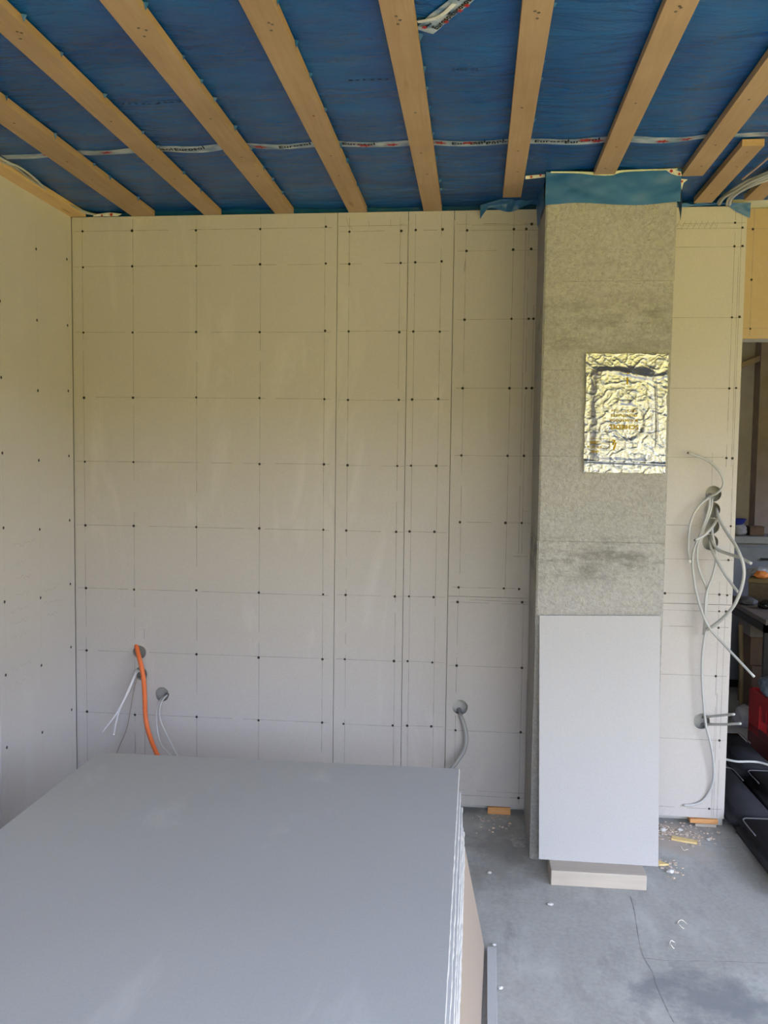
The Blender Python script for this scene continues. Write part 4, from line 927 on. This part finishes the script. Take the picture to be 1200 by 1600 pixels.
# ------------------------------------------------------------------ the room behind the opening
M_CUSH, t, b = new_mat('dark_cushion_cloth')
n1 = noise_tex(t, coords(t), 220, 2); n2 = noise_tex(t, coords(t), 4, 4)
t.links.new(mix(t, 0.5, ramp(t, n1, [(0.35, (0.014, 0.014, 0.018)), (0.65, (0.036, 0.036, 0.044))]), ramp(t, n2, [(0.3, (0.016, 0.016, 0.02)), (0.7, (0.042, 0.042, 0.05))])), b.inputs['Base Color'])
b.inputs['Roughness'].default_value = 0.9; b.inputs['Specular IOR Level'].default_value = 0.12; bump(t, b, n1, 0.3, 0.002)
M_PIPING = plain('grey_piping', (0.13, 0.13, 0.14), 0.7)
def pad(x0, x1, y0, y1, z0, z1, M):
    bm = bmesh.new(); bmesh.ops.create_cube(bm, size=1)
    for v in bm.verts: v.co = ((x0+x1)/2+v.co.x*(x1-x0), (y0+y1)/2+v.co.y*(y1-y0), (z0+z1)/2+v.co.z*(z1-z0))
    bmesh.ops.bevel(bm, geom=bm.edges[:], offset=min(0.035, (z1-z0)*0.42), segments=4, affect='EDGES')
    bm.verts.index_update(); mb = MB(); mb.add([M @ v.co for v in bm.verts], [tuple(v.index for v in f.verts) for f in bm.faces]); bm.free(); return mb
def cushion(x0, x1, breaks, label, ang):
    M = Matrix.Translation(((x0+x1)/2, 4.2, 0)) @ Matrix.Rotation(ang, 4, 'Z') @ Matrix.Translation((-(x0+x1)/2, -4.2, 0))
    r_ = root('lounger_cushion', ((x0+x1)/2, 4.2, 0), label, 'cushion', 'dark lounger cushions on the floor')
    for a, b2 in zip(breaks[:-1], breaks[1:]):
        p_ = pad(x0, x1, a+0.004, b2-0.004, 0.0, 0.095, M).build('cushion_segment', M_CUSH, r_, True)
        pp = MB(); zz = 0.0945; i = 0.022
        pp.tube([M @ Vector(q) for q in [(x0+i, b2-0.20, zz), (x0+i, b2-0.06, zz), (x0+i+0.015, b2-0.03, zz), (x0+0.06, b2-0.026, zz), (x1-0.06, b2-0.026, zz), (x1-i-0.015, b2-0.03, zz), (x1-i, b2-0.06, zz), (x1-i, b2-0.20, zz)]], 0.0028, 6, 4)
        pp.build('piping', M_PIPING, p_, True)
cushion(1.125, 1.325, [3.2, 3.78, 4.40, 5.02], 'dark grey lounger cushion on the floor nearest the opening edge', 0.03)
cushion(1.345, 1.55, [3.25, 3.80, 4.38, 4.98], 'dark grey lounger cushion farther right, beside the red crate', 0.03)

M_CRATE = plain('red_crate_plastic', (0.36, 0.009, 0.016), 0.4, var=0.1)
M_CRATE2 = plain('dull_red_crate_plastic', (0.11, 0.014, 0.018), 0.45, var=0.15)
def crate():
    r_ = root('bottle_crate', (1.76, 4.98, 0), 'red plastic bottle crate on the floor under the table', 'crate')
    L, W, H = 0.40, 0.30, 0.333
    M = Matrix.Translation((1.582, 5.06, 0)) @ Matrix.Rotation(math.radians(-86), 4, 'Z')
    # local x runs along the visible long side (towards the viewer), local y to the right
    def bxl(*a, bev=0.004): q = MB(); q.box(*a, bev, M); return q
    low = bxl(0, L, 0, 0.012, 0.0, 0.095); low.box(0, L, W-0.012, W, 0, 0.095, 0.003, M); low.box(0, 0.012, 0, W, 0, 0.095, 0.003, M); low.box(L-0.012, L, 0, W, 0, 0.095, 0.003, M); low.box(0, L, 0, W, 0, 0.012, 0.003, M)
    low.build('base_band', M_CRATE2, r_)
    top = bxl(0, L, 0, 0.022, H-0.065, H); top.box(0, L, W-0.022, W, H-0.065, H, 0.004, M); top.box(0, 0.022, 0, W, H-0.065, H, 0.004, M); top.box(L-0.022, L, 0, W, H-0.065, H, 0.004, M)
    top.build('top_rail', M_CRATE, r_)
    for (x, y) in ((0, 0), (0, W-0.05), (L-0.06, 0), (L-0.06, W-0.05)): bxl(x, x+0.15 if x == 0 and y == 0 else (x+0.06 if x == 0 else L), y, y+0.05, 0.085, H-0.06).build('corner_post', M_CRATE, r_)
    for x in (0.195, 0.27): bxl(x, x+0.05, 0.0, 0.018, 0.19 if x < 0.2 else 0.13, H-0.06).build('slat', M_CRATE, r_)
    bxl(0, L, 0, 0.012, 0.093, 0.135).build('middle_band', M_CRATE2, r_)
    return r_
crate()
M_DENIM = plain('blue_grey_cloth', (0.12, 0.155, 0.20), 0.85, var=0.3, scale=30, bumpy=0.4)
def cloth_lump(c, rx, ry, rz, name, mat, label, cat, seed):
    bm = bmesh.new(); bmesh.ops.create_icosphere(bm, subdivisions=4, radius=1)
    for v in bm.verts:
        q = 1+0.22*noise.noise(v.co*1.7+Vector((seed, 0, 0)))+0.16*abs(noise.noise(v.co*4.5+Vector((0, seed, 0))))+0.08*abs(noise.noise(v.co*10+Vector((0, 0, seed))))
        v.co = Vector((c[0]+v.co.x*q*rx, c[1]+v.co.y*q*ry, c[2]+max(-0.75, v.co.z*q)*rz))
    lo = min(v.co.z for v in bm.verts); bm.verts.index_update()
    mb = MB(); mb.add([(v.co.x, v.co.y, v.co.z-lo+c[2]) for v in bm.verts], [tuple(v.index for v in f.verts) for f in bm.faces]); bm.free()
    return tag(mb.build(name, mat, None, True), label, cat)
cloth_lump((1.655, 4.89, 0.334), 0.07, 0.10, 0.060, 'folded_jacket', M_DENIM, 'blue-grey crumpled jacket lying on top of the red crate', 'jacket', 3)
M_BAG = plain('pale_grey_bag', (0.27, 0.26, 0.28), 0.7, var=0.3, scale=20)
cloth_lump((1.68, 5.40, 0.0), 0.075, 0.05, 0.075, 'paper_bag', M_BAG, 'pale crumpled bag on the floor left of the red crate', 'bag', 9)
cloth_lump((1.90, 5.50, 0.0), 0.10, 0.08, 0.06, 'paper_bag', M_BAG, 'pale crumpled bag on the floor behind the red crate', 'bag', 14)

M_STEEL = plain('black_painted_steel', (0.014, 0.014, 0.016), 0.45, var=0.2)
M_TABLE = wood('worn_grey_brown_tabletop', (0.12, 0.10, 0.095), (0.19, 0.165, 0.155), 'Y', knots=False)
tb = root('workshop_table', (2.28, 5.6, 0), 'worn table with a black steel frame behind the opening', 'table')
TX0, TX1, TY0, TY1, TZ = 1.704, 2.85, 5.215, 6.15, 0.665
mb = MB(); mb.box(TX0+0.004, TX1, TY0, TY1, TZ, TZ+0.03, 0.002); mb.build('tabletop', M_TABLE, tb)
mb = MB(); mb.box(TX0, TX0+0.028, TY0, TY1, TZ-0.046, TZ-0.0005); mb.box(TX1-0.03, TX1, TY0, TY1, TZ-0.046, TZ-0.0005); mb.box(TX0, TX1, TY0, TY0+0.028, TZ-0.046, TZ-0.0005); mb.box(TX0, TX1, TY1-0.028, TY1, TZ-0.046, TZ-0.0005)
mb.build('frame', M_STEEL, tb)
for (x, y) in ((TX0, TY0), (TX1-0.03, TY0), (TX0, TY1-0.03), (TX1-0.03, TY1-0.03)):
    q = MB(); q.box(x, x+0.03, y, y+0.03, 0, TZ-0.03, 0.002); q.build('leg', M_STEEL, tb)
# chest on the table
M_CHEST = plain('dull_brown_card', (0.11, 0.08, 0.05), 0.6, var=0.25, scale=25)
M_BRASS = plain('worn_gold_edge', (0.20, 0.145, 0.06), 0.45, var=0.2)
ch = root('storage_box', (1.93, 5.95, 0.6955), 'brown box with dull gold lid edge on the table', 'box')
Mc = Matrix.Translation((1.80, 5.86, 0.6955)) @ Matrix.Scale(1.06, 4) @ Matrix.Rotation(math.radians(-24), 4, 'Z')
q = MB(); q.box(0, 0.20, 0, 0.20, 0, 0.125, 0.003, Mc); q.build('box_body', M_CHEST, ch)
q = MB(); q.box(-0.004, 0.204, -0.004, 0.204, 0.1255, 0.152, 0.004, Mc); q.build('lid', M_BRASS, ch)
q = MB(); q.box(0.183, 0.203, -0.003, 0.012, 0.0, 0.125, 0.002, Mc); q.build('corner_edge', M_BRASS, ch)
cloth_lump((1.91, 5.97, 0.858), 0.09, 0.07, 0.033, 'plastic_bag', plain('crinkled_clear_plastic', (0.38, 0.39, 0.43), 0.25, var=0.3, scale=40), 'crinkled clear plastic bag on the brown box', 'bag', 21)
cloth_lump((1.885, 5.875, 0.858), 0.042, 0.03, 0.026, 'orange_bundle', plain('orange_stuff', (0.72, 0.23, 0.05), 0.6), 'orange bundle lying in front of the plastic bag on the box', 'bundle', 5)
cloth_lump((1.775, 5.78, 0.6955), 0.05, 0.06, 0.028, 'tool_pouch', plain('dark_grey_pouch', (0.085, 0.085, 0.095), 0.6, var=0.25, scale=30), 'dark grey pouch on the table left of the brown box', 'pouch', 8)
cloth_lump((1.85, 5.64, 0.6955), 0.05, 0.05, 0.030, 'black_bag', plain('shiny_black_plastic', (0.012, 0.012, 0.013), 0.18), 'shiny black plastic thing on the table in front of the box', 'bag', 12)
# things stored under the table
M_CARD = plain('brown_cardboard', (0.13, 0.085, 0.06), 0.8, var=0.15)
M_CARDL = plain('pale_grey_case', (0.20, 0.18, 0.175), 0.7)
def carton(x0, x1, y0, y1, z0, h, mat, name, label, cat, flap=True):
    r_ = root(name, ((x0+x1)/2, (y0+y1)/2, z0), label, cat)
    q = MB(); q.box(x0, x1, y0, y1, z0, z0+h, 0.004); q.build('box_body', mat, r_)
    q = MB(); q.box(x0-0.004, x1+0.004, y0-0.004, y0+(y1-y0)*0.48, z0+h+0.0005, z0+h+0.006, 0.001); q.box(x0-0.004, x1+0.004, y0+(y1-y0)*0.52, y1+0.004, z0+h+0.0005, z0+h+0.006, 0.001); q.build('lid', mat, r_)
carton(1.80, 2.24, 5.72, 6.0, 0.0, 0.30, M_CARD, 'cardboard_box', 'large brown cardboard box on the floor under the table', 'box')
carton(1.79, 2.17, 5.73, 5.98, 0.3065, 0.18, M_CARD, 'cardboard_box', 'brown cardboard box stacked on the large box under the table', 'box')
carton(1.78, 2.12, 5.72, 5.97, 0.4930, 0.10, M_CARDL, 'storage_case', 'pale grey case topmost of the pile under the table', 'case')
q = MB(); q.tube([(1.675, 5.50, 0.006), (1.675, 5.52, 0.3), (1.67, 5.56, 0.60)], 0.014, 8, 4); tag(q.build('wooden_stick', wood('dull_stick', (0.13, 0.09, 0.045), (0.17, 0.12, 0.06), 'Z', knots=False)), 'dull wooden stick standing beside the table leg', 'stick')
# sideboard along the far wall, with things on it
M_SLATE = plain('slate_grey_front', (0.20, 0.215, 0.245), 0.6, var=0.08)
M_SLATE2 = plain('grey_worktop', (0.26, 0.27, 0.29), 0.5, var=0.1)
sb = root('sideboard', (2.3, 6.5, 0), 'slate grey sideboard along the far wall of the back room', 'sideboard')
q = MB(); q.box(1.30, 3.30, 6.32, 6.69, 0.06, 1.045, 0.003); q.build('body', M_SLATE, sb)
q = MB(); q.box(1.28, 3.32, 6.295, 6.69, 1.046, 1.095, 0.004); q.build('worktop', M_SLATE2, sb)
for k in range(4):
    x = 1.31+k*0.4975; d_ = MB(); d_.box(x, x+0.485, 6.303, 6.319, 0.08, 1.02, 0.003); dd = d_.build('door', M_SLATE, sb)
    h_ = MB(); h_.box(x+0.20, x+0.28, 6.288, 6.3025, 0.93, 0.945, 0.003); h_.build('handle', M_STEEL, dd)
q = MB(); q.box(1.33, 3.27, 6.35, 6.65, 0.0, 0.0598); q.build('plinth', M_STEEL, sb)
M_BLUE = plain('royal_blue_plastic', (0.03, 0.045, 0.30), 0.5)
cloth_lump((1.87, 6.42, 1.0955), 0.075, 0.06, 0.05, 'paper_bag', plain('white_paper', (0.26, 0.26, 0.29), 0.7, var=.15, scale=25), 'whitish crumpled paper bag on the sideboard', 'bag', 17)
q = MB()
vs = []; 
for k in range(16):
    a = 2*math.pi*k/16; vs += [(1.87+0.045*math.cos(a), 6.42+0.045*math.sin(a), 1.172), (1.87+0.07*math.cos(a), 6.42+0.07*math.sin(a), 1.212)]
q.add(vs, [(2*k, (2*k+2) % 32, (2*k+3) % 32, 2*k+1) for k in range(16)]+[tuple(2*k for k in range(16))])
tag(q.build('blue_bowl', M_BLUE, None, True), 'royal blue plastic bowl on the paper bag on the sideboard', 'bowl')
carton(1.955, 2.055, 6.38, 6.48, 1.0955, 0.06, M_CARD, 'small_box', 'small brown box on the sideboard', 'box')
# timber purlin under the far ceiling and a boxed corner on the right
q = MB(); q.box(1.80, 2.9, 6.58, 6.66, 2.26, 2.30, 0.003, Matrix.Translation((1.8, 6.6, 2.28)) @ Matrix.Rotation(-0.38, 4, 'Y') @ Matrix.Translation((-1.8, -6.6, -2.28)))
tag(q.build('roof_lath', wood('grey_lath', (0.30, 0.235, 0.19), (0.38, 0.31, 0.25), 'X', knots=False)), 'slanting wooden lath high on the far wall', 'lath')
q = MB(); q.box(2.04, 2.6, 6.56, 6.698, 1.0965, 2.54)
tag(q.build('trim_1', plain('purplish_casing', (0.27, 0.23, 0.235), 0.8), base=False), 'boxed duct in the corner of the back room', 'duct', kind='structure')
for o in list(col.objects):
    if '_o' in o: del o['_o']
